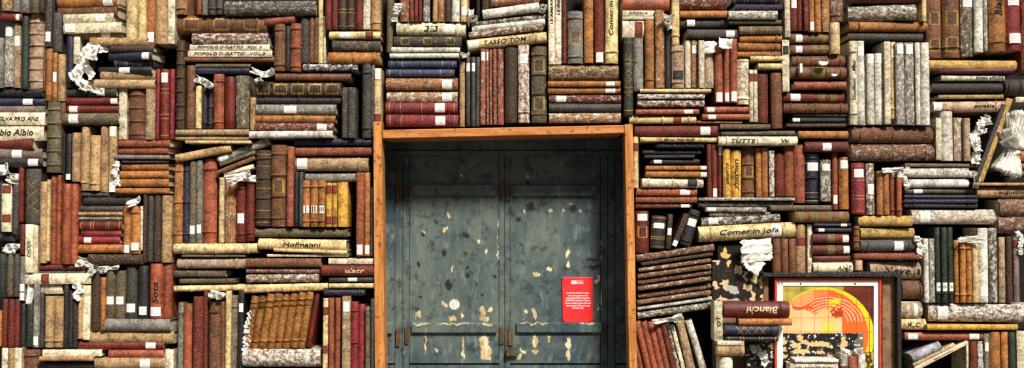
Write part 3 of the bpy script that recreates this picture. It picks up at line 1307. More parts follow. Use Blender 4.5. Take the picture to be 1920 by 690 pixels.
# ------------------------------------------------------------------ setting
DY=.30
def wbox(name, lo, hi, mat):
    mb=MB(); mb.box(lo,hi); return tag(link(name,mb.mesh(name,[mat])),kind='structure')
L0=at(690,300,.24).x; R0=at(1202,300,.24).x; Z0=at(960,234,.24).z
wbox('wall_left',(-3.4,.24,0),(L0,.5,3.2),M_BACK)
wbox('wall_right',(R0,.24,0),(3.4,.5,3.2),M_BACK)
wbox('wall_top',(L0,.24,Z0),(R0,.5,3.2),M_BACK)
M_GROUND=mat_noise('paving_stone','5d5a55','77736b','3c3a36',6,.85,.3)
wbox('floor',(-5,-8,-.1),(5,.6,0),M_GROUND)
M_PLASTER=mat_noise('plaster','6a6660','7a756c','3c3936',5,.9,.3)
wbox('trim_1',(-3.4,-.03,0),(at(700,745,0).x,.24,at(960,748,0).z),M_PLASTER)
wbox('trim_2',(at(1196,745,0).x,-.03,0),(3.4,.24,at(960,748,0).z),M_PLASTER)
# wooden frame round the niche (trim)
def trim(n, pts, Y0, Y1, mat):
    return tag(slab('trim_%d'%n,pts,Y0,Y1,mat,None,.003),kind='structure')
trim(3,[(699.5,228),(715.5,228),(722.5,752),(703,752)],-.03,.075,M_WOOD)
trim(4,[(1171,233),(1186.5,233),(1195.5,752),(1181,752)],-.03,.075,M_WOOD)
trim(5,[(716.5,243.5),(1170.3,234.5),(1170.3,249.5),(717.5,259.5)],-.028,.225,M_WOODH)
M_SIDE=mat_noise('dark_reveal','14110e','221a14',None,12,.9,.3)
tag(slab('trim_6',[(688,228),(703,228),(704,752),(688,752)],.09,.36,M_SIDE,None,0),kind='structure')
tag(slab('trim_7',[(1181,228),(1202,228),(1202,752),(1186,752)],.09,.36,M_SIDE,None,0),kind='structure')
# ------------------------------------------------------------------ shutters
def blob(x,y,L):
    r=0.
    for (cx,cy,rx,ry) in L:
        d=((x-cx)/rx)**2+((y-cy)/ry)**2
        if d<4: r=max(r,max(0,1-.5*math.sqrt(d)))
    return r
PEEL=[(790,608,20,2.5),(850,607,45,2.2),(915,608,12,3),(1000,606,30,1.6),(1100,606,18,1.8),(1127,470,1.2,25),(1128,560,1.2,20),(841,404,4,5),(835,431,5,6),(866,330,3,3),(795,434,4,4),(990,333,2.5,14),(1033,394,5,3),(1086,394,4,4),(1072,382,3,2),(1056,395,3,3),(984,395,2,5),(898,452,3,4),
(912,471,3,6),(847,503,2,7),(1006,514,7,5),(1030,504,5,4),(1065,476,4,8),(1066,495,3,9),(1002,588,5,13),(905,585,7,9),(908,597,10,7),(908,640,10,14),(911,660,13,17),(868,654,2,26),(798,638,1.8,26),(818,655,5,4),
(1003,640,6,13),(1003,660,8,4),(1029,636,3,8),(1066,645,5,16),(1065,665,6,9),(974,668,6,5),(982,660,5,4),(976,655,3,4),(919,582,6,4),(835,571,5,5),(785,590,7,7),(848,597,9,5),(1122,577,3,4),(1118,528,5,4),(1124,521,3,6),(867,592,3,4),(796,521,2,2),(986,583,4,4),(934,420,1,9),(934,445,1,8),(934,475,1.2,12)]
DARKS=[(841,535,7,9),(972,412,5,5),(793,440,5,5),(873,441,6,6),(1075,392,10,8),(995,388,9,10),(833,474,4,8),(877,504,4,4),(876,517,5,4),(817,416,5,3),(927,518,4,4),(785,495,3,5),(1115,500,12,5),(1110,487,10,3),(789,557,4,3),(990,340,4,5),(905,556,3,3)]
def panel(name, x0,y0,x1,y1, Y, parent, thick=.018, step=1.5):
    """painted board; red channel = bare wood, green = dark stains"""
    nx=max(2,int((x1-x0)/step)); ny=max(2,int((y1-y0)/step)); vs=[]; 
    for j in range(ny+1):
        for i in range(nx+1):
            px=x0+(x1-x0)*i/nx; py=y0+(y1-y0)*j/ny
            p=at(px,py,Y); p.y+=noise.noise(Vector((p.x*3,p.z*1.2,7)))*.002
            vs.append(p)
    n0=len(vs); W_=nx+1
    fs=[]; cs=[]
    for j in range(ny):
        for i in range(nx):
            px=x0+(x1-x0)*(i+.5)/nx; py=y0+(y1-y0)*(j+.5)/ny
            wx=px+noise.noise(Vector((px*.12,py*.12,1)))*3.5; wy=py+noise.noise(Vector((px*.12,py*.06,5)))*5
            fs.append((j*W_+i,(j+1)*W_+i,(j+1)*W_+i+1,j*W_+i+1)); cs.append((blob(wx,wy,PEEL),blob(wx,wy,DARKS),0))
    rim=[i for i in range(W_)]+[j*W_+nx for j in range(1,ny+1)]+[ny*W_+i for i in range(nx-1,-1,-1)]+[j*W_ for j in range(ny-1,0,-1)]
    vs+=[Vector((vs[i].x,Y+thick,vs[i].z)) for i in rim]; m=len(rim)
    for a in range(m): fs.append((rim[a],rim[(a+1)%m],n0+(a+1)%m,n0+a)); cs.append((0,0,0))
    fs.append(tuple(n0+a for a in range(m))[::-1]); cs.append((0,0,0))
    mb=MB(); mb.add(vs,fs,cs); return link(name,mb.mesh(name,[M_DOOR]),parent)
def seam(parent,x,y0,y1,Y,w=1.2):
    return slab('board_seam',rect(x-w/2,y0,x+w/2,y1),Y-.001,Y+.002,M_DARK,parent,0)
def door(n, x0,x1, stiles, batt, plates, seams, b1=681):
    r=tag(empty('door_%d'%n),kind='structure')
    panel('panel',x0,292,x1,b1,DY,r)
    for (a,b) in stiles: panel('stile',a,288,b,752,DY+.004 ,r,.03,2.5)
    for (a,b,y0,y1) in batt: bev(panel('batten',a,y0,b,y1,DY-.020,r,.021,2),.003)
    for (a,b,y0,y1) in plates: slab('hinge_plate',rect(a,y0,b,y1),DY-.006,DY+.01,M_RUST,r,.0015)
    for (x,y0,y1) in seams: seam(r,x,y0,y1,DY)
    panel('lower_rail',x0,b1+3,x1,752,DY+.008,r,.02,3)
    return r
door(1,768,935,[(741,754.5),(755.5,767),(936,946)],[(772,930,346,366),(771.5,932,605.5,624)],[(757,767,343,375),(936,943.5,342,374),(759,766,612,645),(936.5,944.5,613,645),(742,748.5,345,378),(742,749,617,650)],[])
d2=door(2,957,1125,[(947,956.3),(1126,1139)],[(961,1121,347,367),(968.5,1129,605,623.5)],[(948.5,956,346,376),(1127,1134,340,372),(953,961,617,648),(1131,1137,612,645)],[(990,292,346)])
door(3,690,740,[],[(690,735,349,367),(690,735,606,626)],[],[])
door(4,1154,1204,[(1140,1153)],[(1158,1204,348,367),(1158,1204,606,625)],[(1141,1147,345,378),(1148,1153,617,650)],[])
hb=MB(); slab_px(hb,[(955,658),(957,656),(972,661),(972,665),(958,664)],DY-.035,DY-.022); bev(link('bolt_handle',hb.mesh('bolt_handle',[M_RUST]),d2),.002)
slab('bolt_post',rect(949,655,956,668),DY-.03,DY+.01,M_RUST,d2,.002)
r=tag(empty('trim_8'),kind='structure')
panel('header_board',688,258,1204,282,DY-.02,r,.05,3); panel('header_rail',688,283,1204,291,DY-.03,r,.05,3)
wbox('wall_back',(at(660,300,.36).x,.362,0),(at(1230,300,.36).x,.42,2.3),M_BACK)
# red plaque with its text, and the round sticker
M_RP=mat_noise('red_plaque_enamel','e02a2c','e83336',None,4,.35,.02); M_WHITE=mat_flat('white_print','f2eeee',.6); M_SCREW=mat_flat('dark_screw','241c1a',.5,.5)
pq=tag(empty('plaque',at(1083,604,DY-.002)),'red rectangular information plaque with white text screwed to the green shutter','plaque')
def local(o,parent): o.parent=parent; o.matrix_parent_inverse=parent.matrix_world.inverted() if parent.matrix_world!=Matrix() else Matrix.Translation(-parent.location); return o
local(slab('plate',[(1053.5,520),(1111.5,520),(1112.3,604.5),(1055,604.5)],DY-.010,DY-.001,M_RP,None,.002),pq)
def text_on(name, s, cx, cy, hpx, Y, mat, maxw=None, parent=None, bold=.0, rot=0, shear=0):
    vs,fs=text_mesh(s,bold,shear); 
    x0=min(v.x for v in vs); x1=max(v.x for v in vs); mid=.34
    c=at(cx,cy,Y); px=(at(cx+1,cy,Y)-c).x; sc=hpx*px/.72
    sx=sc
    if maxw: sx=maxw*px/(x1-x0)
    o=[]
    for v in vs:
        a=(v.x-(x0+x1)/2)*sx; b=(v.y-mid)*sc
        if rot: a,b=a*math.cos(rot)-b*math.sin(rot),a*math.sin(rot)+b*math.cos(rot)
        o.append(Vector((c.x+a,Y,c.z+b)))
    mb=MB(); mb.add(o,fs); x=link(name,mb.mesh(name,[mat]))
    return local(x,parent) if parent else x
LINES=['La struttura allestita in questa','corte sono appartenute alla','scenografia di Stefano Lazaridis','(1944-2010) ideata per il Mo\u00efse et','Pharaon andato in scena al Rossini','Opera Festival 1997 con la regia','di Graham Vick.']
for s,y,w in zip(LINES,(549,554,558.6,563.3,568.2,572.9,577.5),(42,38,44,47,48,45,22)): text_on('text_line',s,1083.6,y,2.9,DY-.0106,M_WHITE,w,pq,.02)
text_on('logo_word','MUSEI',1087.5,530.8,2.8,DY-.0106,M_WHITE,12,pq,.02); text_on('logo_word','PESARO',1087.5,527.2,2.4,DY-.0106,M_WHITE,12,pq)
local(slab('logo_bar',rect(1071,526,1080.8,528.6),DY-.0108,DY-.0098,M_WHITE,None,0),pq); local(slab('logo_bar',rect(1071,529.4,1080.8,532.4),DY-.0108,DY-.0098,M_WHITE,None,0),pq)
for x,y in ((1055.5,523),(1109.5,522),(1057.5,602),(1110,601)):
    pts=[(x+1.0*math.cos(a*math.pi/4),y+1.0*math.sin(a*math.pi/4)) for a in range(8)]; local(slab('screw',pts,DY-.0125,DY-.009,M_SCREW,None,0),pq)
M_ST=mat_noise('round_paper_sticker','d9d6cc','b9b6ab','55595a',110,.8,.1)
st=tag(slab('sticker',[(852+10*math.cos(-a*math.pi/14),571-10*math.sin(-a*math.pi/14)) for a in range(28)],DY-.0028,DY-.0005,M_ST,None,0),'round worn white sticker stuck low on the green shutter','sticker')
# ------------------------------------------------------------------ poster, boards and box
def painted(name, x0,y0,x1,y1,Y,fn,parent=None,thick=.004,step=1.,mat=None):
    nx=int((x1-x0)/step); ny=int((y1-y0)/step); vs=[];fs=[];cs=[]; W_=nx+1
    for j in range(ny+1):
        for i in range(nx+1): vs.append(at(x0+(x1-x0)*i/nx,y0+(y1-y0)*j/ny,Y))
    for j in range(ny):
        for i in range(nx):
            fs.append((j*W_+i,(j+1)*W_+i,(j+1)*W_+i+1,j*W_+i+1)); cs.append(lin(fn(x0+(x1-x0)*(i+.5)/nx,y0+(y1-y0)*(j+.5)/ny)))
    rim=[i for i in range(W_)]+[j*W_+nx for j in range(1,ny+1)]+[ny*W_+i for i in range(nx-1,-1,-1)]+[j*W_ for j in range(ny-1,0,-1)]
    n0=len(vs); vs+=[Vector((vs[i].x,Y+thick,vs[i].z)) for i in rim]; m=len(rim)
    for a in range(m): fs.append((rim[a],rim[(a+1)%m],n0+(a+1)%m,n0+a)); cs.append((.02,.02,.02))
    mb=MB(); mb.add(vs,fs,cs); o=link(name,mb.mesh(name,[mat or M_VC]))
    if parent is not None: local(o,parent)
    return o
M_VC=mat_vcol('printed_board',.5)
def tocol(h): return tuple(int(h[i:i+2],16)/255 for i in (0,2,4))
def mixc(a,b,t): return tuple(x+(y-x)*t for x,y in zip(a,b))
nz=lambda x,y,s=.1,o=0.: noise.noise(Vector((x*s,y*s,o)))
BEI=tocol('c9ac78'); BKK=tocol('120e0c'); GRY=tocol('8f8a84')
SPL=[(1500,632,6,7),(1508,641,8,4),(1492,648,11,5),(1502,659,17,5),(1500,671,9,3),(1533,645,22,5),(1538,661,8,3),(1556,667,8,3),(1582,643,6,13),(1463,655,14,5),(1460,668,15,5),(1556,650,6,3),(1450,650,8,6),(1470,640,5,6)]
def torn(x,y):
    wx=x+nz(x,y,.15,3)*5; wy=y+nz(x,y,.2,9)*3
    d=min(((wx-cx)/rx)**2+((wy-cy)/ry)**2 for cx,cy,rx,ry in SPL)
    if d<1: return mixc(BEI,tocol('a98a58'),max(0,nz(x,y,.3,2)))
    if nz(x,y,.16,20)+.4*nz(x,y,.5,21)>.42: return tocol('d8d2c8')
    if 1604<x<1626 and nz(x,y,.05,4)>-.15: return mixc(BKK,tocol('77716c'),.8)
    if nz(x,y,.12,30)>.33: return tocol('4a4038')
    return BKK
def picture(x,y):
    # plain abstract: orange disc, yellow ring, tile grid
    edge=625+nz(x,0,.3)*2
    if y>edge and x<1619+ nz(0,y,.3)*2: return torn(x,y)
    d=math.hypot(x-1541,y-630); e=math.hypot(x-1546,y-632); ang=math.atan2(630-y,x-1541)
    dk=tocol('451008'); c=mixc(dk,tocol('6a2410'),.5+nz(x,y,.04,8))
    if x<1582 and e>90: c=mixc(tocol('b5a93c'),tocol('6f6620'),.5+.6*nz(x,y,.06,2))
    if x<1500 and d>70: c=mixc(tocol('c2b24a'),tocol('857a2a'),.5+.7*nz(x,y,.05,2))
    if e<93.5 and x>1485: c=tocol('c8be1e')
    if d<87:
        c=tocol('e55c1c')
        if x>1600 and d>74: c=tocol('ee5f1e')
        if x<1579 and y>572: c=mixc(tocol('f6a264'),tocol('f9bd88'),.5+.5*nz(x,y,.03,1))
        elif x<1553: c=tocol('f0763e') if x>1526 else tocol('f0904e')
    rx,ry=(x-1556)/1.3,(y-602); rho=math.hypot(rx,ry); an=math.atan2(-ry,rx)
    if d<86 and 15<rho<48 and -.25<an<2.6 and y<603:
        if rho>24 or y<580: c=tocol('f7b48a') if math.sin(rho*1.25+3*math.sin(an*1.3)+nz(x,y,.05,3)*2)>.55 else tocol('df5a22')
    if ((x+nz(x,y,.2,11)*9-1570)/13)**2+((y+nz(x,y,.2,12)*9-587)/8)**2<1: c=tocol('a0300f') if nz(x,y,.25,3)<.25 else tocol('d9541e')
    if abs((x-1562)*.18+(y-567)*1)<6 and abs(x-1565)<11: c=tocol('d3c41e') if nz(x,y,.5)>-.2 else tocol('8a8012')
    if 1486<x<1524 and abs(y-577-.1*(x-1505)-2*math.sin((x-1486)*.16))<3.5: c=tocol('cf4a26')
    if (x-1554)**2+(y-616)**2<170 and nz(x,y,.6,5)>-.18: c=tocol('ddc22a')
    if y>660 and x>1622: c=tocol('2f2a10') if nz(x,y,.15,7)<.1 else tocol('b59a3a')
    # tile joints
    for gx in (1476,1502,1527.5,1553,1579,1605,1630):
        if abs(x-gx)<.55: c=mixc(c,tocol('7a3a14'),.55)
    for gy in (545,570,596,622,648,672):
        if abs(y-gy)<.55: c=mixc(c,tocol('7a3a14'),.55)
    return c
PY=.012
po=tag(empty('poster',at(1553,690,PY)),'framed orange and yellow tiled poster, torn away below, in dark box','poster')
M_REDF=mat_noise('red_frame_paint','b5341c','c8452a','6a1c10',30,.5,.2); M_MAT=mat_noise('white_border','f5f1e6','e6dfcc',None,20,.8,.05)
def ring(name,o,i,Y0,Y1,mat):
    (ax,ay,bx,by),(cx,cy,dx,dy)=o,i; e=MB()
    F=[at(*p,Y0) for p in ((ax,ay),(bx,ay),(bx,by),(ax,by),(cx,cy),(dx,cy),(dx,dy),(cx,dy))]; B=[Vector((p.x,Y1,p.z)) for p in F]
    fs=[]
    for k in range(4):
        n=(k+1)%4; fs+= [(k,4+k,4+n,n),(8+k,8+n,12+n,12+k),(k,n,8+n,8+k),(4+k,12+k,12+n,4+n)]
    e.add(F+B,fs); return local(bev(link(name,e.mesh(name,[mat])),.001,1),po)
ring('frame',(1453,521,1653,760),(1457,526,1649,752),PY-.014,PY+.012,M_REDF)
ring('border',(1457,526,1649,752),(1468,536,1638.5,745),PY-.004,PY+.008,M_MAT)
painted('print',1467.5,535.5,1639,746,PY+.001,picture,po,.004,1.0)
text_on('figure','11',1463.5,531.5,5,PY-.0048,M_DARK,7,po,.02)
for x in (1501.5,1603.5): local(slab('tack',[(x+1.5*math.cos(a*math.pi/4),532+1.5*math.sin(a*math.pi/4)) for a in range(8)],PY-.007,PY-.003,M_DARK,None,0),po)
BLO=[(1384,506,7,9),(1397,520,3,12),(1370,541,12,6),(1360,532,8,7),(1378,548,8,5),(1341,535,5,9),(1402,540,9,6),(1415,523,6,8),(1427,525,4,14),(1397,494,6,5),(1343,488,6,5),(1366,492,3,10),(1352,560,4,5),(1412,556,4,10),(1430,560,4,8),(1355,563,15,3),(1378,563,10,4),(1404,565,7,3)]
def collage(x,y):
    wx=x+nz(x,y,.14,3)*6; wy=y+nz(x,y,.14,9)*6
    d=min(((wx-cx)/rx)**2+((wy-cy)/ry)**2 for cx,cy,rx,ry in BLO)
    if d<1: return tocol('cbb183') if not (1362<x<1388 and y>530) else tocol('a8a29c')
    if d<1.35: return tocol('2a1d12')
    return tocol('181008') if nz(x,y,.2,4)<.3 else tocol('3a2a1c')
cb=tag(painted('collage_board',1336,488,1431,566,.03,collage,None,.05,1.),'black board with beige peeled blotches above the gold-lettered red book','board')
def col2(x,y):
    wx=x+nz(x,y,.14,3)*3; wy=y+nz(x,y,.14,9)*3
    return tocol('cba55c') if min(((wx-cx)/rx)**2+((wy-cy)/ry)**2 for cx,cy,rx,ry in ((1360,470,4,6),(1363,480,6,5),(1356,478,4,5)))<1 else tocol('0e0b0a')
tag(painted('collage_board',1346,460,1392,487.5,.035,col2,None,.05,1.),'small black board with one ochre blotch beneath the big lettered vellum','board')
bx=tag(empty('display_box',at(1560,700,.12)),'dark wooden box with flaking black rim holding the orange poster','box')
M_BROWNP=mat_noise('brown_board','6a4d34','8a6a4a','3a281a',8,.6,.15); M_RIM=mat_noise('flaking_black_rim','090808','121010','8a8686',60,.7,.4)
local(slab('back_board',rect(1336,514,1690,752),.10,.12,M_BROWNP,None,0),bx)
local(slab('rim',[(1430,512.5),(1690,509.5),(1690,519),(1430,519)],-.022,.1,M_RIM,None,.002),bx)
local(slab('rim',[(1682,519.5),(1690,519.5),(1691,752),(1685,752)],-.02,.1,M_RIM,None,.002),bx)
local(slab('side_board',rect(1654.5,519.5,1684,752),.02,.1,M_BROWNP,None,.002),bx)
local(slab('rim',[(1432,519.5),(1441,519.5),(1441,566),(1432,566)],.03,.1,M_BROWNP,None,.002),bx)
local(painted('torn_foot_board',1398,640,1466,746,.015,torn,None,.02,1.2),bx)
# ------------------------------------------------------------------ paper
def sheet_mb(mb, cx,cy,w,h,rot,Y,seed,curl=.03,amp=.012,fr=.25,n=12):
    """one torn, creased leaf: centre and size in photo pixels"""
    c=at(cx,cy,Y); px=(at(cx+1,cy,Y)-c).x; W=w*px; H=h*px; vs=[]; uv=[]
    R=Matrix.Rotation(math.radians(rot),3,'Y')
    for j in range(n+1):
        for i in range(n+1):
            u=i/n-.5; v=j/n-.5
            e=1+.18*noise.noise(Vector((u*4,v*4,seed)))* (1 if max(abs(u),abs(v))>.45 else 0)
            x=u*W*e; z=v*H*e
            q=noise.noise(Vector((u*3+seed*3.1,v*3,seed)))+.6*abs(noise.noise(Vector((u*7,v*7,seed*2.3))))
            y=-curl*(2*u)**2*(1 if seed%2<1 else -1)+q*amp*2 - curl*.6*(2*v)**3*(.5-(seed%3)/3)
            p=R@Vector((x,y,z)); p.x+=noise.noise(Vector((u*5,v*5,seed+9)))*W*.06; p.z+=noise.noise(Vector((u*5,v*5,seed+19)))*H*.06
            vs.append(c+p)
    fs=[(j*(n+1)+i,j*(n+1)+i+1,(j+1)*(n+1)+i+1,(j+1)*(n+1)+i) for j in range(n) for i in range(n)]
    mb.add(vs,fs)
def paper_obj(name,mb,root,mat=None):
    me=mb.mesh(name,[mat or M_PAPER],True); o=link(name,me); s=o.modifiers.new('sheet','SOLIDIFY'); s.thickness=.0008; s.offset=0
    return local(o,root)
def roll_mb(mb, cx,cy,r,Y0,Y1,turns=2.2,seed=0,sq=1.):
    c=at(cx,cy,Y0); px=(at(cx+1,cy,Y0)-c).x; n=int(turns*16); vs=[]
    for k,Y in enumerate((Y0,(Y0+Y1)/2,Y1)):
        for i in range(n+1):
            a=seed+2*math.pi*turns*i/n; rr=r*px*(.28+.72*i/n)*(1+.10*noise.noise(Vector((i*.35,seed,k*.3))))
            vs.append(Vector((c.x+rr*math.cos(a),Y+.006*noise.noise(Vector((i*.4,seed+4,0))),c.z+rr*sq*math.sin(a))))
    m=n+1; mb.add(vs,[(k*m+i,k*m+i+1,(k+1)*m+i+1,(k+1)*m+i) for k in range(2) for i in range(n)])
def clump(name,label,leaves=(),rolls=(),group=None,cat='paper',extra=None):
    xs=[l[0] for l in leaves]+[r[0] for r in rolls]; ys=[l[1]+l[3]/2 for l in leaves]+[r[1]+r[2] for r in rolls]
    root=tag(empty(name,at(sum(xs)/len(xs),max(ys),0)),label,cat,group)
    for i,l in enumerate(leaves):
        mb=MB(); k=dict(l[6]) if len(l)>6 else {}; sheet_mb(mb,l[0],l[1],l[2],l[3],l[4],l[5],i*1.37+l[0]*.01,**k); paper_obj('leaf',mb,root)
    for i,r_ in enumerate(rolls):
        mb=MB(); roll_mb(mb,r_[0],r_[1],r_[2],r_[3],r_[3]+.10,2.1,i*1.9+r_[0],.85); paper_obj('roll',mb,root)
    return root
J=random.Random(5)
def fan(path,n,w,h,Y,turn=0,amp=.010,curl=.012,dy=.01):
    o=[]
    for i in range(n):
        t=i/(n-1)*(len(path)-1); k=min(int(t),len(path)-2); f=t-k; a,b=path[k],path[k+1]
        x=a[0]+(b[0]-a[0])*f; y=a[1]+(b[1]-a[1])*f; d=math.degrees(math.atan2(b[1]-a[1],b[0]-a[0]))
        o.append((x+J.uniform(-2,2),y+J.uniform(-2,2),w*J.uniform(.8,1.2),h*J.uniform(.75,1.2),d+turn+J.uniform(-16,16),Y+J.uniform(-dy,dy),dict(amp=amp,curl=curl)))
    return o
clump('crumpled_paper','big arc of crumpled white leaves bursting out beside the navy books',fan([(182,90),(158,100),(150,124),(143,146),(158,160),(186,168)],14,30,16,-.015,0,.012,.012)+[(176,98,22,30,10,-.02,dict(amp=.012)),(170,138,26,16,60,-.02,dict(amp=.01))])
clump('rolled_paper','white leaves rolled open at the left edge above dark spines',[(6,318,34,20,-8,-.01),(18,338,30,10,20,-.01)],[(24,331,9,-.01)])
clump('crumpled_paper','ruffled white paper edge against the rust-brown stack',fan([(221,308),(216,324),(220,344)],8,12,9,-.01,20,.006,.008))
clump('rolled_paper','pair of white paper rolls over the greenish spines',[(22,470,24,12,0,.0)],[(16,462,7,-.01),(29,462,7,-.01)])
clump('crumpled_paper','creased white paper spilling over the dark red flat book',[(150,488,22,12,10,-.01),(164,497,26,10,25,-.02),(174,511,12,12,40,-.02)],[(148,496,8,-.015)])
clump('rolled_paper','white paper roll with flap above grey stickered spines',[(208,502,36,8,-4,.0)],[(191,507,9,-.015)])
clump('crumpled_paper','torn white leaf hanging beside dark uprights',[(142,546,12,30,22,-.02),(52,548,12,46,4,.0)])
clump('crumpled_paper','small curled paper knot on cream spines below cream bar',[(144,556,12,18,0,-.02)],[(140,537,7,-.02),(148,546,6,-.02)])
clump('rolled_paper','three cream paper scrolls above the dark and red spines',[(378,152,34,12,28,-.01)],[(369,150,6,-.03),(389,159,8,-.03),(379,148,5,-.02)])
clump('crumpled_paper','torn white paper shaped like a flying bird',[(486,137,26,10,22,-.03),(504,138,28,12,-20,-.03),(482,150,14,8,-30,-.02)])
clump('crumpled_paper','torn white leaves sagging over two crimson spines',[(450,330,48,12,-14,-.03),(444,338,34,9,-24,-.035),(464,334,30,14,5,-.02)])
clump('rolled_paper','tight round roll of white paper beside a slim yellow spine',[(405,553,16,16,15,-.01)],[(399,553,9,-.03),(411,555,8,-.03)])
clump('crumpled_paper','strip of ruffled silvery paper left of the tilted brown set',fan([(470,592),(464,610),(463,632),(459,655)],10,10,11,-.01,20,.006,.008))
clump('crumpled_paper','torn white scraps at the top beside the olive spine',fan([(746,10),(743,24),(741,36)],5,10,14,-.01,0,.007,.008))
clump('rolled_paper','black-edged paper roll left of the slanted white pile',[(884,24,10,12,0,.0)],[(886,33,9,-.03)])
clump('rolled_paper','small paper roll at the upper end of the slanted white pile',[(1016,20,10,10,0,.0)],[(1018,12,8,-.03)])
clump('rolled_paper','little torn paper curl above two dark green spines',[(874,104,14,7,-20,-.01)],[(867,101,5,-.03)])
clump('crumpled_paper','white and black paper curl atop the slim black spine',[(1252,33,20,9,5,-.02),(1256,48,10,14,-20,-.03)],[(1252,40,8,-.035)])
clump('torn_paper','torn white leaf lying over red spines in the top right part',[(1332,88,30,22,-8,-.026,dict(amp=.005)),(1358,82,24,20,6,-.026,dict(amp=.005))])
clump('torn_paper','folded torn book pages hanging under the big lettered vellum',[(1417,462,56,26,-3,-.03,dict(amp=.006,curl=.012)),(1420,480,58,22,-4,-.035,dict(amp=.006,curl=.012)),(1412,494,34,30,38,-.02,dict(amp=.006)),(1398,468,16,36,8,-.01,dict(amp=.006))])
clump('torn_paper','loose white leaf lying above the leaning red row',[(1248,600,48,9,-6,-.01),(1270,596,18,12,-20,-.01)])
clump('crumpled_paper','white shredded paper lump below the blue ornate book',fan([(1414,652),(1424,660),(1434,668),(1432,678)],7,14,14,-.01,20,.012,.01))
clump('crumpled_paper','ruffled paper at the left end of two bleached bars',fan([(1700,320),(1696,334),(1701,350)],6,11,12,-.01,0,.008,.01)+[(1670,319,40,9,-3,-.01,dict(amp=.006))])
clump('rolled_paper','paper roll squeezed at the right end of bleached bars',[(1827,342,12,20,5,.0)],[(1826,326,8,-.02)])
clump('crumpled_paper','tall column of ruffled grey-white pages right of the tan spines',fan([(1846,224),(1836,240),(1828,258),(1832,276),(1830,296)],14,22,12,-.01,0,.012,.012)+[(1846,246,20,9,-20,-.01),(1840,232,26,9,-10,-.015)])
clump('crumpled_paper','silver paper scrap at the end of the black flat book',fan([(1722,448),(1728,462),(1725,476)],6,13,11,-.01,20,.008,.008))
clump('torn_paper','creased white leaf draped over three tan spines',[(1814,450,46,11,2,-.03,dict(amp=.006)),(1826,446,26,7,-4,-.035,dict(amp=.006))])
clump('crumpled_paper','ruffled paper at the lower right edge above the grey spine',fan([(1912,440),(1916,452),(1914,470)],5,12,10,-.02,0,.008,.008))
clump('torn_paper','pointed white leaf beside two ochre stickered spines',[(254,378,24,12,-24,-.02)])
clump('torn_paper','shredded white paper over the upright trio beneath the poster',[(1598,662,30,9,-8,-.03),(1588,660,18,9,12,-.035),(1607,658,14,9,-30,-.03)])
for (x,y,w,h,lb) in ((1544.5,118.5,19,8,'largest white paper chip, shield-shaped, on the brown banded stack'),(1502.5,127.5,4.5,17,'tall narrow white paper chip on the brown banded stack'),(1565,140.5,12,5,'small slanted white paper chip on the lower brown banded book')):
    pts=[(x-w/2,y-h/2),(x+w/2,y-h/2+h*.15),(x+w*.3,y+h*.35),(x-w*.1,y+h/2),(x-w*.42,y+h*.1)] if w>h else [(x-w/2,y-h/2),(x+w/2,y-h/2),(x+w/2,y+h/2),(x-w/2,y+h/2)]
    tag(slab('paper_chip',pts,-.030,-.004,M_PAPER,None,0),lb,'paper scrap','white paper chips')
# tied sheaf
def skirt(kx,ky,path,w0,w1,Y,seed,n=40,rows=9):
    mb=MB(); vs=[]
    for j in range(rows+1):
        t=j/rows; cx=kx+(path[0]-kx)*t; cy=ky+(path[1]-ky)*t; w=w0+(w1-w0)*t**.8
        nx,ny=(path[1]-ky),-(path[0]-kx); l=math.hypot(nx,ny); nx/=l; ny/=l
        for i in range(n+1):
            u=-1+2*i/n; pl=math.sin(i*1.25+seed)*(.004+.02*t)+noise.noise(Vector((i*.3,t*3,seed)))*.02*t
            rag=1+.10*t*noise.noise(Vector((i*.35,seed,2)))
            p=at(cx+nx*u*w+(path[0]-kx)*(rag-1),cy+ny*u*w+(path[1]-ky)*(rag-1),Y); p.y+= -.035*(1-u*u)*(.4+.6*t)+pl
            vs.append(p)
    mb.add(vs,[(j*(n+1)+i,j*(n+1)+i+1,(j+1)*(n+1)+i+1,(j+1)*(n+1)+i) for j in range(rows) for i in range(n)]); return mb
sh=tag(empty('tied_paper_sheaf',at(1888,330,0)),'sheaf of ruffled white pages tied with a dark green string','paper sheaf')
paper_obj('lower_leaf',skirt(1903,277,(1880,326),13,24,.0,1),sh); paper_obj('lower_leaf',skirt(1903,277,(1897,330),9,14,.012,5),sh)
paper_obj('upper_leaf',skirt(1902,280,(1893,212),12,14,.01,3),sh); paper_obj('upper_leaf',skirt(1904,280,(1886,240),12,20,-.006,8),sh); paper_obj('upper_leaf',skirt(1904,280,(1888,256),12,19,-.014,11),sh)
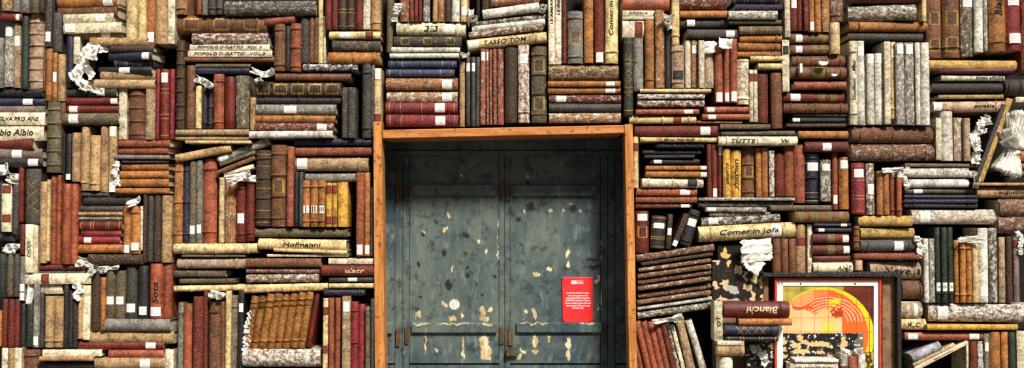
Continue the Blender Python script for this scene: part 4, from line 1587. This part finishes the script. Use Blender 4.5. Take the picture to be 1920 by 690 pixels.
paper_obj('upper_leaf',skirt(1906,280,(1922,212),12,22,-.002,14),sh)
def tube(name,pts,r,mat,parent):
    cu=bpy.data.curves.new(name,'CURVE'); cu.dimensions='3D'; cu.bevel_depth=r; cu.bevel_resolution=3; s=cu.splines.new('POLY'); s.points.add(len(pts)-1)
    for p,q in zip(s.points,pts): p.co=(*q,1)
    o=bpy.data.objects.new(name,cu); COL.objects.link(o); me=bpy.data.meshes.new_from_object(o.evaluated_get(bpy.context.evaluated_depsgraph_get())); bpy.data.objects.remove(o); bpy.data.curves.remove(cu)
    me.materials.clear(); me.materials.append(mat); return local(link(name,me),parent)
M_STR=mat_flat('green_string','12302e',.7)
tube('string',[at(1884,276,-.03),at(1892,277,-.046),at(1902,279,-.05),at(1912,281,-.046),at(1920,283,-.03)],.0032,M_STR,sh)
tube('string',[at(1889,277,-.045),at(1886,284,-.05),at(1885,294,-.048)],.0042,M_STR,sh)
# ------------------------------------------------------------------ light
w=bpy.data.worlds.new('world'); scn.world=w; w.use_nodes=True
bg=w.node_tree.nodes['Background']; bg.inputs[1].default_value=WORLD
kw=NT(w.node_tree); tc=kw.n('ShaderNodeTexCoord').outputs['Generated']; sz=kw.n('ShaderNodeSeparateXYZ'); kw.put(sz.inputs[0],tc)
kw.put(bg.inputs[0], kw.mix(kw.ramp(sz.outputs[2],-.05,.95), lin('6a6a70'), (1.9,2.0,2.15)))
sd=bpy.data.lights.new('sun','SUN'); so=bpy.data.objects.new('sun',sd); COL.objects.link(so)
sd.energy=SUN; sd.angle=math.radians(11); sd.color=(1,.955,.875)
d=Vector((-math.tan(math.radians(23)),1,-math.tan(math.radians(46))))
so.rotation_euler=d.to_track_quat('-Z','Y').to_euler(); so.location=(1,-3,3)
vs_=scn.view_settings; scn.display_settings.display_device='sRGB'; vs_.view_transform='Standard'; vs_.look='None'; vs_.gamma=1; vs_.use_curve_mapping=False; vs_.exposure=EXPO
scn.cycles.max_bounces=6; scn.cycles.diffuse_bounces=3; scn.cycles.use_denoising=True
